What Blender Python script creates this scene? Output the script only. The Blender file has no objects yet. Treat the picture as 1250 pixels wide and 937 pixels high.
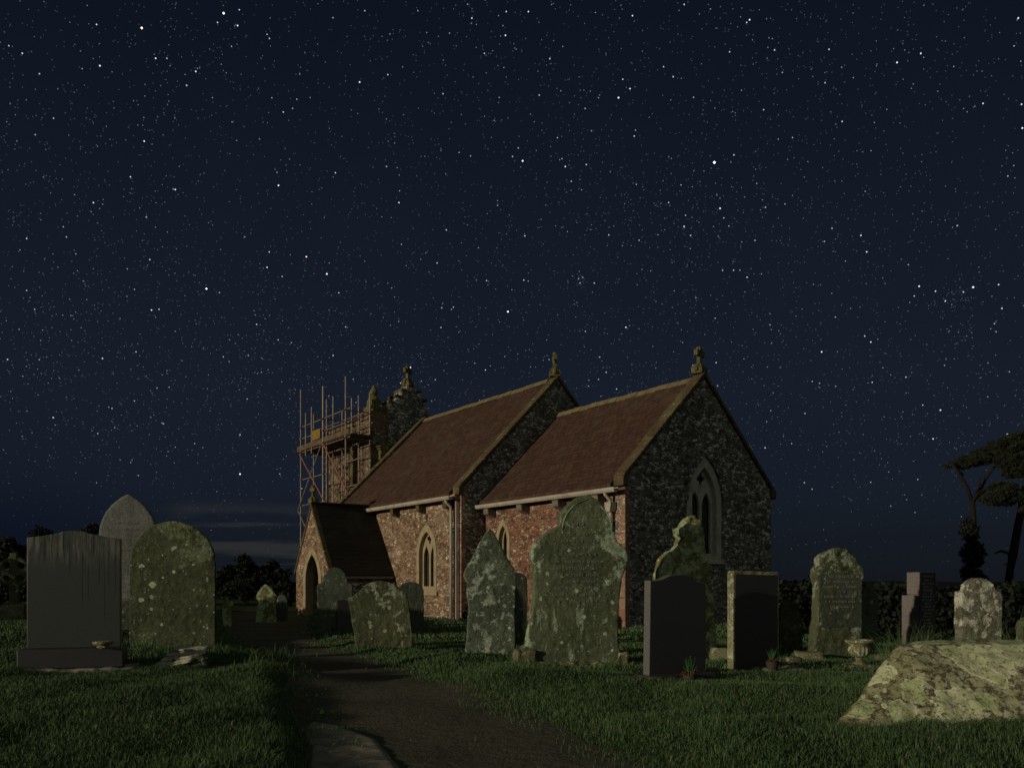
import bpy, bmesh, math, random
import numpy as np
from mathutils import Vector, Matrix, noise as mnoise
from mathutils.geometry import tessellate_polygon
random.seed(7); rng = np.random.default_rng(7)
R = math.radians
scene = bpy.context.scene
C = scene.collection
EYE = 0.85; HOR = 708.0; F = 1000.0

# ------------------------------------------------------------------ helpers
def sm(a, b, x):
    t = min(1, max(0, (x - a) / (b - a))); return t * t * (3 - 2 * t)

def tag(o, label=None, cat=None, group=None, kind=None):
    if label: o['label'] = label
    if cat: o['category'] = cat
    if group: o['group'] = group
    if kind: o['kind'] = kind
    return o

def empty(name, loc, rz=0, label=None, cat=None, group=None):
    o = bpy.data.objects.new(name, None); o.empty_display_size = .2
    C.objects.link(o); o.location = loc; o.rotation_euler = (0, 0, rz)
    return tag(o, label, cat, group)

class MB:
    def __init__(s): s.v = []; s.f = []
    def add(s, vs, fs):
        n = len(s.v); s.v += [tuple(p) for p in vs]; s.f += [tuple(i + n for i in f) for f in fs]; return s
    def box(s, x0, x1, y0, y1, z0, z1, M=None):
        vs = [Vector((x, y, z)) for z in (z0, z1) for y in (y0, y1) for x in (x0, x1)]
        if M is not None: vs = [M @ v for v in vs]
        return s.add(vs, [(0, 2, 3, 1), (4, 5, 7, 6), (0, 1, 5, 4), (2, 6, 7, 3), (0, 4, 6, 2), (1, 3, 7, 5)])
    def tube(s, pts, rad, n=8, cap=True):
        pts = [Vector(p) for p in pts]; rings = []
        if not isinstance(rad, (list, tuple)): rad = [rad] * len(pts)
        for i, p in enumerate(pts):
            d = (pts[min(i + 1, len(pts) - 1)] - pts[max(i - 1, 0)]).normalized()
            a = d.orthogonal().normalized() if abs(d.z) < .99 else Vector((1, 0, 0))
            if abs(d.z) < .99: a = d.cross(Vector((0, 0, 1))).normalized()
            b = d.cross(a).normalized()
            rings.append([p + (a * math.cos(k * 2 * math.pi / n) + b * math.sin(k * 2 * math.pi / n)) * rad[i] for k in range(n)])
        vs = [v for r in rings for v in r]; fs = []
        for i in range(len(pts) - 1):
            for k in range(n):
                k2 = (k + 1) % n; fs.append((i * n + k, i * n + k2, (i + 1) * n + k2, (i + 1) * n + k))
        if cap: fs += [tuple(range(n))[::-1], tuple((len(pts) - 1) * n + k for k in range(n))]
        return s.add(vs, fs)
    def lathe(s, prof, n=24, c=(0, 0, 0), flute=0, nf=12):
        vs = []; fs = []
        for (r, z) in prof:
            for k in range(n):
                a = k * 2 * math.pi / n
                rr = r * (1 + flute * math.cos(nf * a)) if flute else r
                vs.append((c[0] + rr * math.cos(a), c[1] + rr * math.sin(a), c[2] + z))
        for i in range(len(prof) - 1):
            for k in range(n):
                k2 = (k + 1) % n; fs.append((i * n + k, i * n + k2, (i + 1) * n + k2, (i + 1) * n + k))
        fs += [tuple(range(n))[::-1], tuple((len(prof) - 1) * n + k for k in range(n))]
        return s.add(vs, fs)
    def sphere(s, c, r, sc=(1, 1, 1)):
        prof = [(max(.001, math.sin(i * math.pi / 8)), -math.cos(i * math.pi / 8)) for i in range(9)]
        m = MB().lathe(prof, 12)
        return s.add([(c[0] + v[0] * r * sc[0], c[1] + v[1] * r * sc[1], c[2] + v[2] * r * sc[2]) for v in m.v], m.f)
    def prism(s, outer, holes, f, d0, d1):
        loops = [outer] + list(holes)
        polys = [[Vector((p[0], p[1], 0)) for p in l] for l in loops]
        flat = [p for l in loops for p in l]; n = len(flat)
        if holes: tris = tessellate_polygon(polys)
        else: tris = [tuple(range(n))]
        vs = [f(p[0], p[1], d0) for p in flat] + [f(p[0], p[1], d1) for p in flat]
        fs = [tuple(t) for t in tris] + [tuple(i + n for i in reversed(t)) for t in tris]
        k = 0
        for l in loops:
            m = len(l)
            for i in range(m):
                a, b = k + i, k + (i + 1) % m; fs.append((a, b, b + n, a + n))
            k += m
        return s.add(vs, fs)
    def build(s, name, mat, parent=None, bevel=0, seg=1, smooth=False, remesh=0, disp=0, dscale=.08, ang=35):
        me = bpy.data.meshes.new(name); me.from_pydata(s.v, [], s.f); me.update()
        bm = bmesh.new(); bm.from_mesh(me)
        bmesh.ops.recalc_face_normals(bm, faces=bm.faces)
        if bevel:
            es = [e for e in bm.edges if len(e.link_faces) == 2 and e.calc_face_angle(0) > R(ang)]
            if es: bmesh.ops.bevel(bm, geom=es, offset=bevel, segments=seg, affect='EDGES', profile=.5, clamp_overlap=True)
        bm.to_mesh(me); bm.free()
        o = bpy.data.objects.new(name, me); C.objects.link(o)
        me.materials.append(mat)
        if remesh:
            md = o.modifiers.new('r', 'REMESH'); md.mode = 'VOXEL'; md.voxel_size = remesh; md.use_smooth_shade = True
            dg = bpy.context.evaluated_depsgraph_get(); dg.update()
            m2 = bpy.data.meshes.new_from_object(o.evaluated_get(dg)); o.modifiers.clear()
            m2.name = name
            nv = len(m2.vertices)
            co = np.empty(nv * 3); m2.vertices.foreach_get('co', co); co = co.reshape(-1, 3)
            no = np.empty(nv * 3); m2.vertices.foreach_get('normal', no); no = no.reshape(-1, 3)
            off = Vector((random.random() * 50, random.random() * 50, 3))
            d = np.array([mnoise.noise(Vector(c) / dscale + off) + .6 * mnoise.noise(Vector(c) / dscale * 2.7 + off)
                          + 1.2 * mnoise.noise(Vector(c) / dscale * .35 + off) for c in co.tolist()])
            co += no * (d * disp)[:, None]
            m2.vertices.foreach_set('co', co.ravel())
            if not m2.materials: m2.materials.append(mat)
            m2.polygons.foreach_set('use_smooth', [True] * len(m2.polygons)); m2.update()
            o.data = m2
        if smooth: me.polygons.foreach_set('use_smooth', [True] * len(me.polygons))
        if parent: o.parent = parent
        return o

# ------------------------------------------------------------------ materials
class NT:
    def __init__(s, name, rough=.9, spec=.2):
        s.m = bpy.data.materials.new(name); s.m.use_nodes = True; s.t = s.m.node_tree
        s.b = s.t.nodes['Principled BSDF']; s.b.inputs['Roughness'].default_value = rough
        s.b.inputs['Specular IOR Level'].default_value = spec
    def n(s, typ, **kw):
        x = s.t.nodes.new(typ)
        for k, v in kw.items(): setattr(x, k, v)
        return x
    def put(s, sock, v):
        if isinstance(v, bpy.types.NodeSocket): s.t.links.new(v, sock)
        elif v is not None:
            if isinstance(v, tuple) and len(v) == 3 and len(sock.default_value) == 4: v = (*v, 1)
            sock.default_value = v
    def co(s, scale=(1, 1, 1), rnd=True):
        tc = s.n('ShaderNodeTexCoord').outputs['Object']
        if rnd:
            oi = s.n('ShaderNodeObjectInfo').outputs['Random']
            tc = s.vm('ADD', tc, s.vm('SCALE', s.comb(oi, oi, oi), None, 37.0))
        return s.vm('MULTIPLY', tc, scale) if scale != (1, 1, 1) else tc
    def vm(s, op, a, b=None, sc=None):
        x = s.n('ShaderNodeVectorMath', operation=op); s.put(x.inputs[0], a)
        if b is not None: s.put(x.inputs[1], b)
        if sc is not None: s.put(x.inputs['Scale'], sc)
        return x.outputs['Value'] if op in ('DOT_PRODUCT', 'LENGTH') else x.outputs[0]
    def comb(s, a, b, c):
        x = s.n('ShaderNodeCombineXYZ'); [s.put(x.inputs[i], v) for i, v in enumerate((a, b, c))]; return x.outputs[0]
    def sep(s, v):
        x = s.n('ShaderNodeSeparateXYZ'); s.put(x.inputs[0], v); return x.outputs
    def ma(s, op, a, b=None, c=None, clamp=False):
        x = s.n('ShaderNodeMath', operation=op, use_clamp=clamp); s.put(x.inputs[0], a)
        if b is not None: s.put(x.inputs[1], b)
        if c is not None: s.put(x.inputs[2], c)
        return x.outputs[0]
    def noise(s, vec, scale, detail=4, rough=.55, dist=0, out='Fac'):
        x = s.n('ShaderNodeTexNoise'); s.put(x.inputs['Vector'], vec); s.put(x.inputs['Scale'], scale)
        s.put(x.inputs['Detail'], detail); s.put(x.inputs['Roughness'], rough); s.put(x.inputs['Distortion'], dist)
        return x.outputs[out]
    def voro(s, vec, scale, feature='F1', rnd=1):
        x = s.n('ShaderNodeTexVoronoi', feature=feature); s.put(x.inputs['Vector'], vec)
        s.put(x.inputs['Scale'], scale); s.put(x.inputs['Randomness'], rnd); return x.outputs
    def step(s, v, a, b):
        x = s.n('ShaderNodeMapRange', interpolation_type='SMOOTHSTEP'); s.put(x.inputs[0], v)
        s.put(x.inputs[1], a); s.put(x.inputs[2], b); s.put(x.inputs[3], 0.0); s.put(x.inputs[4], 1.0); return x.outputs[0]
    def mix(s, f, a, b, blend='MIX'):
        x = s.n('ShaderNodeMix', data_type='RGBA', blend_type=blend); s.put(x.inputs[0], f)
        s.put(x.inputs[6], a); s.put(x.inputs[7], b); return x.outputs[2]
    def bump(s, h, strength=.5, dist=.01):
        x = s.n('ShaderNodeBump'); s.put(x.inputs['Height'], h); s.put(x.inputs['Strength'], strength)
        s.put(x.inputs['Distance'], dist); s.put(s.b.inputs['Normal'], x.outputs[0]); return s
    def col(s, c): s.put(s.b.inputs['Base Color'], c); return s

def spots(t, vec, scale, frac, rmax, wob=.03):
    """round lichen spots of uneven radius; frac = share of cells that carry one"""
    w = t.noise(vec, scale * 2.2, 3, .6, out='Color')
    v2 = t.vm('ADD', vec, t.vm('SCALE', w, None, wob))
    vo = t.voro(v2, scale)
    r = t.sep(vo['Color'])
    rad = t.ma('MULTIPLY', t.step(r[0], 1 - frac, 1.0), rmax)
    d = t.ma('SUBTRACT', rad, vo['Distance'])
    return t.step(d, 0.0, .04), r[1]

def old_stone(name, dark, light, patch, spot, pt=.56, pscale=3.0, sscale=11, sfrac=.4, srad=.35, fine=.35, bump=.7, low=0.0, zgrad=None, rough=.95, xgrad=None):
    t = NT(name, rough, .12); v = t.co()
    big = t.noise(v, 2.2, 5, .6); med = t.noise(v, 14, 5, .7); fin = t.noise(v, 70, 3, .7)
    c = t.mix(t.step(t.ma('ADD', big, t.ma('MULTIPLY', med, .5)), .55, .95), dark, light)
    # vertical rain streaks of algae
    st = t.noise(t.vm('MULTIPLY', v, (9, 9, .9)), 1.6, 4, .6)
    c = t.mix(t.ma('MULTIPLY', t.step(st, .5, .75), .45), c, tuple(x * .5 for x in dark))
    # broad lichen patches with broken edges
    pn = t.ma('ADD', t.noise(v, pscale, 6, .62, .4), t.ma('ADD', t.ma('MULTIPLY', t.ma('SUBTRACT', fin, .5), .26), t.ma('MULTIPLY', t.ma('SUBTRACT', med, .5), .22)))
    if zgrad:
        z = t.sep(t.n('ShaderNodeTexCoord').outputs['Object'])[2]
        pn = t.ma('ADD', pn, t.ma('MULTIPLY', t.step(z, zgrad[0], zgrad[1]), zgrad[2]))
    if xgrad:
        xx = t.ma('ABSOLUTE', t.sep(t.n('ShaderNodeTexCoord').outputs['Object'])[0]); pn = t.ma('ADD', pn, t.ma('MULTIPLY', t.ma('MULTIPLY', t.step(xx, xgrad[0], xgrad[1]), t.step(t.sep(t.n('ShaderNodeTexCoord').outputs['Object'])[2], .75, 1.05)), xgrad[2]))
    pf = t.step(pn, pt, pt + .035)
    if xgrad:
        tcz = t.sep(t.n('ShaderNodeTexCoord').outputs['Object'])[2]
        sl = t.ma('ADD', t.noise(t.vm('MULTIPLY', v, (9, 9, 1.6)), 1.3, 4, .6), t.ma('MULTIPLY', t.ma('SUBTRACT', fin, .5), .2))
        pf = t.ma('MAXIMUM', pf, t.ma('MULTIPLY', t.step(sl, .60, .64), t.step(tcz, .85, .6)))
    pc = t.mix(t.step(med, .35, .7), tuple(x * .55 for x in patch), patch)
    c = t.mix(t.ma('MULTIPLY', pf, .92), c, pc)
    s1, r1 = spots(t, v, sscale, sfrac, srad)
    s2, r2 = spots(t, v, sscale * 3.1, sfrac * .8, srad)
    sc = t.mix(r1, tuple(x * .6 for x in spot), spot)
    c = t.mix(t.ma('MULTIPLY', s1, .9), c, sc); c = t.mix(t.ma('MULTIPLY', s2, fine * 2), c, sc)
    pit = t.step(t.noise(v, 38, 4, .75), .60, .70)
    c = t.mix(t.ma('MULTIPLY', pit, .5), c, tuple(x * .35 for x in dark))
    gr = t.noise(v, 55, 5, .8); c = t.mix(1.0, c, t.mix(t.step(gr, .36, .64), (.62, .62, .62), (1.32, 1.32, 1.32)), 'MULTIPLY')
    t.col(c)
    h = t.ma('ADD', t.ma('MULTIPLY', med, .7), t.ma('MULTIPLY', fin, .45)); h = t.ma('ADD', h, t.ma('MULTIPLY', pf, .25))
    h = t.ma('SUBTRACT', h, t.ma('MULTIPLY', pit, .4)); h = t.ma('ADD', h, t.ma('MULTIPLY', s1, .15))
    t.bump(h, bump, .012); return t.m

def wall_mat(name, c1, c2, mortar, speck, sth=.60, red=None, bw=.34, bh=.15, bump=1.0, samt=.85, rubble=True):
    t = NT(name, .95, .1); tc = t.co(rnd=False); x, y, z = t.sep(tc)
    uv = t.comb(t.ma('ADD', x, y), z, 0.0)
    wob = t.noise(uv, 4.5, 4, .6, out='Color')
    v2 = t.vm('ADD', uv, t.vm('SCALE', t.vm('SUBTRACT', wob, (.5, .5, .5)), None, .13))
    b = t.n('ShaderNodeTexBrick', offset=.47, squash=.7, squash_frequency=3)
    t.put(b.inputs['Vector'], v2); t.put(b.inputs['Scale'], 1.0); t.put(b.inputs['Brick Width'], bw); t.put(b.inputs['Row Height'], bh)
    t.put(b.inputs['Mortar Size'], .014); t.put(b.inputs['Mortar Smooth'], .6); t.put(b.inputs['Bias'], 0.0)
    t.put(b.inputs['Color1'], c1); t.put(b.inputs['Color2'], c2); t.put(b.inputs['Mortar'], mortar)
    c = b.outputs['Color']; mfac = b.outputs['Fac']
    if rubble:
        rv = t.vm('MULTIPLY', v2, (1 / bw, 1 / bh, 1)); ed = t.voro(rv, 1.0, 'DISTANCE_TO_EDGE', .85)['Distance']; cc_ = t.sep(t.voro(rv, 1.0, 'F1', .85)['Color'])
        mfac = t.step(ed, .10, .02); c = t.mix(mfac, t.mix(cc_[0], c1, c2), mortar); c = t.mix(t.ma('MULTIPLY', t.step(cc_[1], .62, .7), .8), c, tuple(k * .4 for k in c1))
    # every stone its own tone
    vo = t.voro(t.vm('MULTIPLY', v2, (1 / bw * 1.3, 1 / bh * .8, 1)), 1.0); rr = t.sep(vo['Color'])
    c = t.mix(t.ma('MULTIPLY', t.step(rr[0], .45, .95), .75), c, red or c2)
    c = t.mix(t.ma('MULTIPLY', t.step(rr[1], .6, 1.0), .7), c, tuple(k * .35 for k in c1))
    n1 = t.noise(tc, 1.1, 5, .6); n2 = t.noise(t.vm('MULTIPLY', tc, (.8, .8, 1.8)), 11, 5, .74); n3 = t.noise(tc, 38, 4, .75)
    c = t.mix(t.step(n1, .4, .72), c, t.mix(.5, c, mortar))
    # pale lichen and lime blotches
    s = t.ma('ADD', n2, t.ma('MULTIPLY', t.ma('SUBTRACT', n3, .5), .55)); s = t.ma('ADD', s, t.ma('MULTIPLY', t.ma('SUBTRACT', n1, .5), .22))
    s = t.ma('ADD', s, t.ma('MULTIPLY', t.ma('SUBTRACT', cc_[2] if rubble else rr[2], .5), .24))
    sf = t.step(s, sth, sth + .09)
    c = t.mix(t.ma('MULTIPLY', sf, samt), c, speck)
    s1, r1 = spots(t, t.comb(uv, 0, 0) if False else tc, 7, .28, .33, .05)
    c = t.mix(t.ma('MULTIPLY', s1, .6), c, speck)
    dk = t.step(t.noise(tc, 18, 3, .7), .58, .7)
    c = t.mix(t.ma('MULTIPLY', dk, .45), c, tuple(k * .25 for k in c1))
    t.col(c)
    h = t.ma('SUBTRACT', t.ma('ADD', t.ma('MULTIPLY', n2, .8), t.ma('MULTIPLY', n3, .5)), t.ma('MULTIPLY', mfac, .9))
    h = t.ma('ADD', h, t.ma('MULTIPLY', rr[1], .5))
    t.bump(h, bump, .03); return t.m

def plain(name, col, col2=None, rough=.8, spec=.3, nscale=8, bump=.15, metal=0, detail=5):
    t = NT(name, rough, spec); v = t.co()
    n = t.noise(v, nscale, detail, .65)
    t.col(t.mix(t.step(n, .35, .7), col, col2 or tuple(x * .6 for x in col)))
    t.put(t.b.inputs['Metallic'], metal)
    t.bump(t.noise(v, nscale * 4, 4, .7), bump, .004); return t.m

def roof_mat(name, a, b2, moss):
    t = NT(name, .85, .25); tc = t.co(rnd=False); x, y, z = t.sep(tc)
    w = t.noise(tc, .9, 3, .5)
    uv = t.comb(t.ma('ADD', x, t.ma('MULTIPLY', w, .1)), t.ma('ADD', t.ma('MULTIPLY', z, 1.4), t.ma('MULTIPLY', w, .22)), 0.0)
    b = t.n('ShaderNodeTexBrick', offset=.5); t.put(b.inputs['Vector'], uv); t.put(b.inputs['Scale'], 1.0)
    t.put(b.inputs['Brick Width'], .2); t.put(b.inputs['Row Height'], .17); t.put(b.inputs['Mortar Size'], .010); t.put(b.inputs['Mortar Smooth'], .3)
    t.put(b.inputs['Color1'], a); t.put(b.inputs['Color2'], b2); t.put(b.inputs['Mortar'], tuple(k * .3 for k in a))
    n1 = t.noise(tc, 1.3, 5, .65); n2 = t.noise(t.vm('MULTIPLY', tc, (2, 2, 9)), 2.0, 4, .7); n3 = t.noise(tc, 30, 3, .7)
    c = t.mix(t.ma('MULTIPLY', t.step(n2, .4, .7), .7), b.outputs['Color'], tuple(k * .45 for k in a))
    c = t.mix(t.ma('MULTIPLY', t.step(t.ma('ADD', n1, t.ma('MULTIPLY', t.ma('SUBTRACT', n3, .5), .3)), .54, .64), .7), c, moss)
    tv = t.sep(t.voro(t.vm('MULTIPLY', uv, (7, 5.9, 1)), 1.0, 'F1', .2)['Color']); c = t.mix(t.ma('MULTIPLY', t.step(tv[0], .7, .9), .28), c, tuple(k * .5 for k in a)); c = t.mix(t.ma('MULTIPLY', t.step(tv[1], .8, .95), .28), c, tuple(k * 1.5 for k in a))
    s1, r1 = spots(t, tc, 5, .25, .25, .05); c = t.mix(t.ma('MULTIPLY', s1, .35), c, tuple(k * 2.2 for k in moss))
    t.col(c)
    row = t.ma('FRACT', t.ma('DIVIDE', t.sep(uv)[1], .17))
    h = t.ma('SUBTRACT', t.ma('SUBTRACT', t.ma('MULTIPLY', n3, .35), t.ma('MULTIPLY', row, .9)), t.ma('MULTIPLY', b.outputs['Fac'], .5))
    h = t.ma('ADD', h, t.ma('MULTIPLY', n2, .7))
    t.bump(h, .8, .02); return t.m

M = {}
M['wall_s'] = wall_mat('red_rubble_stone', (.235, .15, .088), (.33, .235, .15), (.29, .225, .15), (.80, .69, .52), .605, red=(.28, .145, .085), bw=.20, bh=.11)
M['wall_c'] = wall_mat('red_coursed_stone', (.215, .118, .074), (.29, .18, .12), (.25, .165, .11), (.76, .63, .47), .60, red=(.28, .11, .07), bw=.21, bh=.09)
M['wall_e'] = wall_mat('grey_rubble_stone', (.15, .15, .128), (.29, .29, .25), (.14, .14, .12), (.84, .84, .75), .562, red=(.17, .155, .125), bw=.18, bh=.085, samt=.8)
M['wall_t'] = wall_mat('brown_tower_stone', (.15, .10, .066), (.22, .15, .10), (.16, .12, .085), (.5, .44, .33), .62, bw=.30, bh=.16)
M['quoin'] = wall_mat('red_quoin_stone', (.24, .125, .085), (.28, .18, .125), (.2, .13, .09), (.55, .46, .35), .60, bw=.5, bh=.3, bump=.5, rubble=False)
M['dress'] = plain('pale_dressed_stone', (.33, .275, .165), (.24, .195, .12), .9, .15, 5, .4)
M['dress_e'] = plain('grey_dressed_stone', (.42, .43, .36), (.28, .29, .24), .9, .15, 5, .4)
M['coping'] = old_stone('coping_stone', (.070, .053, .031), (.115, .088, .050), (.17, .15, .07), (.45, .42, .25), .52, 2, 9, .3, .3)
M['finial'] = old_stone('mossy_finial_stone', (.075, .066, .030), (.13, .115, .05), (.20, .19, .07), (.4, .38, .2), .5, 6, 14, .3, .3)
M['roof'] = roof_mat('brown_clay_tiles', (.092, .048, .031), (.056, .031, .022), (.078, .062, .038))
M['roof_p'] = roof_mat('black_slate_tiles', (.030, .026, .022), (.022, .02, .017), (.03, .035, .02))
M['ridge'] = plain('ridge_tile', (.20, .165, .085), (.12, .095, .05), .9, .2, 4, .4)
M['gutter'] = plain('painted_gutter', (.40, .37, .29), (.28, .25, .19), .55, .4, 3, .1)
M['lead'] = plain('cast_pipe', (.20, .17, .13), (.13, .11, .09), .5, .4, 3, .1)
M['glass'] = NT('dark_leaded_glass', .25, .5); _t = M['glass']; _x, _y, _z = _t.sep(_t.co(rnd=False))
_s = _t.ma('ADD', _x, _y); _g1 = _t.ma('FRACT', _t.ma('MULTIPLY', _t.ma('ADD', _s, _z), 7.0)); _g2 = _t.ma('FRACT', _t.ma('MULTIPLY', _t.ma('SUBTRACT', _s, _z), 7.0))
_l = _t.ma('MAXIMUM', _t.ma('GREATER_THAN', _g1, .86), _t.ma('GREATER_THAN', _g2, .86)); _t.col(_t.mix(_l, (.022, .022, .030), (.075, .065, .06))); M['glass'] = _t.m
M['wood'] = plain('dark_oak', (.07, .045, .028), (.04, .028, .02), .8, .2, 6, .4)
M['scaff'] = plain('galvanised_tube', (.25, .21, .16), (.14, .11, .08), .55, .5, 5, .2, .2)
M['redtube'] = plain('red_banded_tube', (.42, .10, .07), (.20, .15, .09), .6, .4, 3, .2)
M['board'] = plain('scaffold_board', (.14, .10, .065), (.08, .06, .042), .9, .1, 3, .3)
M['yellow'] = plain('yellow_board', (.26, .16, .03), (.17, .11, .03), .7, .2, 6, .2)
# gravestones
M['st_big'] = old_stone('green_lichened_sandstone', (.072, .090, .050), (.13, .15, .088), (.38, .47, .32), (.50, .57, .42), .605, 2.4, 13, .3, .33, fine=.45, zgrad=(.9, 1.6, .08), xgrad=(.22, .50, .13))
M['st_point'] = old_stone('pale_mottled_headstone', (.065, .085, .055), (.12, .15, .10), (.40, .46, .38), (.44, .50, .40), .55, 8, 17, .5, .36, fine=.45)
M['st_round'] = old_stone('olive_headstone', (.062, .074, .040), (.11, .128, .070), (.24, .29, .16), (.72, .78, .60), .585, 3.2, 8.5, .38, .34, fine=.36, zgrad=(.9, 1.4, .10))
M['st_grey'] = old_stone('grey_slate_headstone', (.14, .15, .13), (.20, .21, .19), (.26, .28, .25), (.34, .36, .32), .68, 4, 18, .12, .3, fine=.15, bump=.35)
M['st_lean'] = old_stone('brown_green_headstone', (.058, .068, .036), (.10, .11, .06), (.34, .39, .28), (.42, .46, .33), .59, 6, 10, .3, .33, zgrad=(.55, 1.0, .08))
M['st_dark'] = old_stone('weathered_dark_headstone', (.05, .062, .045), (.085, .10, .072), (.20, .25, .17), (.3, .32, .24), .62, 4, 10, .3, .3)
M['st_yel'] = old_stone('golden_lichened_headstone', (.12, .12, .05), (.20, .20, .09), (.42, .50, .29), (.5, .50, .32), .49, 4, 12, .3, .3)
M['st_white'] = old_stone('pale_lichened_headstone', (.10, .10, .07), (.18, .18, .13), (.62, .64, .50), (.6, .62, .48), .50, 6, 14, .4, .35, fine=.45)
M['st_frame'] = old_stone('speckled_lichen_edge', (.14, .14, .075), (.24, .24, .14), (.50, .52, .34), (.60, .60, .42), .52, 12, 40, .5, .4, fine=.4)
def polished(name, col, rough=.22, streak=False, spec=.5):
    t = NT(name, rough, spec); v = t.co(); c = t.mix(t.step(t.noise(v, 160, 2, .8), .45, .65), col, tuple(k * 1.3 for k in col))
    if streak:
        tc = t.n('ShaderNodeTexCoord').outputs['Object']; x, y, z = t.sep(tc)
        wig = t.ma('MULTIPLY', t.ma('SUBTRACT', t.noise(tc, 7, 3, .6), .5), .025)
        cell = t.ma('MULTIPLY', t.ma('ADD', t.ma('ADD', x, wig), t.ma('MULTIPLY', t.noise(t.comb(x, 0, 0), 5, 2, .5), .12)), 21.0)
        fr = t.ma('ABSOLUTE', t.ma('SUBTRACT', t.ma('FRACT', cell), .5)); idc = t.ma('FLOOR', cell)
        rn = t.n('ShaderNodeTexWhiteNoise', noise_dimensions='1D'); t.put(rn.inputs['W'], idc); rn = t.ma('MULTIPLY', rn.outputs['Value'], t.step(x, -.5, .25))
        low = t.ma('SUBTRACT', .95, t.ma('MULTIPLY', t.ma('POWER', rn, 1.6), .62))
        line = t.ma('MULTIPLY', t.step(fr, .10, .03), t.step(z, low, t.ma('ADD', low, .1)))
        topst = t.ma('MULTIPLY', t.step(z, .86, 1.13), t.step(t.noise(t.vm('MULTIPLY', tc, (14, 14, 2)), 2, 4, .7), .38, .7))
        c = t.mix(t.ma('MULTIPLY', topst, .6), c, (.26, .26, .20)); c = t.mix(t.ma('MULTIPLY', line, .8), c, (.012, .012, .01))
        t.put(t.b.inputs['Roughness'], t.ma('ADD', rough, t.ma('MULTIPLY', topst, .5)))
    else:
        t.put(t.b.inputs['Roughness'], t.ma('ADD', rough, t.ma('MULTIPLY', t.noise(v, 3, 5, .7), .22)))
    t.col(c); t.bump(t.noise(v, 90, 2, .6), .05, .002); return t.m
M['pol_left'] = polished('honed_grey_granite', (.052, .060, .056), .28, True)
M['pol_black'] = polished('polished_black_granite', (.032, .032, .034), .36)
M['pol_side'] = plain('rough_granite_edge', (.13, .123, .112), (.09, .084, .076), .8, .3, 60, .4)
M['pink'] = plain('pink_polished_granite', (.14, .122, .108), (.085, .072, .064), .5, .4, 40, .1)
M['letter'] = plain('pale_lettering', (.26, .26, .22), (.14, .14, .11), .8, .2, 60, 0)
M['letter_w'] = plain('white_lettering', (.5, .5, .44), (.12, .12, .1), .8, .2, 40, 0)
M['concrete'] = plain('rough_concrete', (.30, .28, .22), (.17, .165, .12), .95, .1, 9, .6)
M['rock'] = old_stone('mossy_rock', (.10, .10, .055), (.18, .18, .10), (.34, .36, .22), (.45, .46, .3), .55, 5, 14, .35, .33)
M['slate'] = plain('split_slate', (.46, .46, .36), (.20, .20, .13), .85, .2, 14, .4)
M['plast'] = plain('flower_pot', (.05, .04, .035), (.03, .03, .025), .7, .3, 8, .1)
M['redpet'] = plain('red_petals', (.20, .02, .025), (.12, .015, .02), .7, .2, 30, .1)
M['leafy'] = plain('green_leaves', (.04, .13, .035), (.025, .075, .02), .7, .2, 20, .1)
def tomb_mat():
    t = NT('lichen_crusted_tomb_stone', .95, .12); v = t.co(rnd=False)
    n1 = t.noise(v, 2.4, 5, .6); n2 = t.noise(v, 16, 5, .7); n3 = t.noise(v, 90, 3, .7)
    c = t.mix(t.step(n1, .4, .65), (.28, .28, .15), (.42, .43, .26))
    c = t.mix(t.step(t.noise(v, 22, 5, .7), .47, .58), c, (.11, .10, .06)); c = t.mix(t.ma('MULTIPLY', t.step(t.noise(v, 5, 4, .65), .56, .64), .8), c, (.10, .08, .05))
    w = t.noise(v, 7, 4, .65, out='Color'); v2 = t.vm('ADD', v, t.vm('SCALE', w, None, .16))
    def lich(scale, frac, rmax, col, rim, off):
        nonlocal c
        vo = t.voro(t.vm('ADD', v2, (off, off * 2, 0)), scale); r = t.sep(vo['Color'])
        rad = t.ma('MULTIPLY', t.step(r[0], 1 - frac, 1.05), rmax)
        d = t.ma('SUBTRACT', rad, vo['Distance']); f = t.step(d, 0, .03)
        cc = t.mix(t.ma('MULTIPLY', t.step(n2, .42, .62), .7), col, tuple(k * .55 for k in col))
        cc = t.mix(t.step(d, .12, .02), cc, rim)
        c = t.mix(t.ma('MULTIPLY', f, .93), c, cc); return f
    f1 = lich(3.6, .98, .80, (.56, .60, .35), (.68, .72, .46), 3.1)
    f2 = lich(5.6, .85, .62, (.42, .48, .24), (.54, .60, .34), 7.7)
    f3 = lich(7.0, .42, .46, (.68, .62, .47), (.75, .70, .55), 1.3)
    f4 = lich(14, .6, .45, (.52, .52, .34), (.62, .62, .44), 5.9)
    f5 = lich(9, .10, .4, (.60, .60, .15), (.6, .62, .2), 12.2)
    pit = t.step(t.noise(v, 34, 5, .8), .56, .64); c = t.mix(t.ma('MULTIPLY', pit, .75), c, (.05, .037, .022))
    t.col(c)
    h = t.ma('ADD', t.ma('MULTIPLY', n2, .8), t.ma('MULTIPLY', n3, .4)); h = t.ma('ADD', h, t.ma('MULTIPLY', t.ma('ADD', f1, f3), .25)); h = t.ma('SUBTRACT', h, t.ma('MULTIPLY', pit, .6))
    t.bump(h, .8, .015); return t.m
M['tomb'] = tomb_mat()
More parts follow.
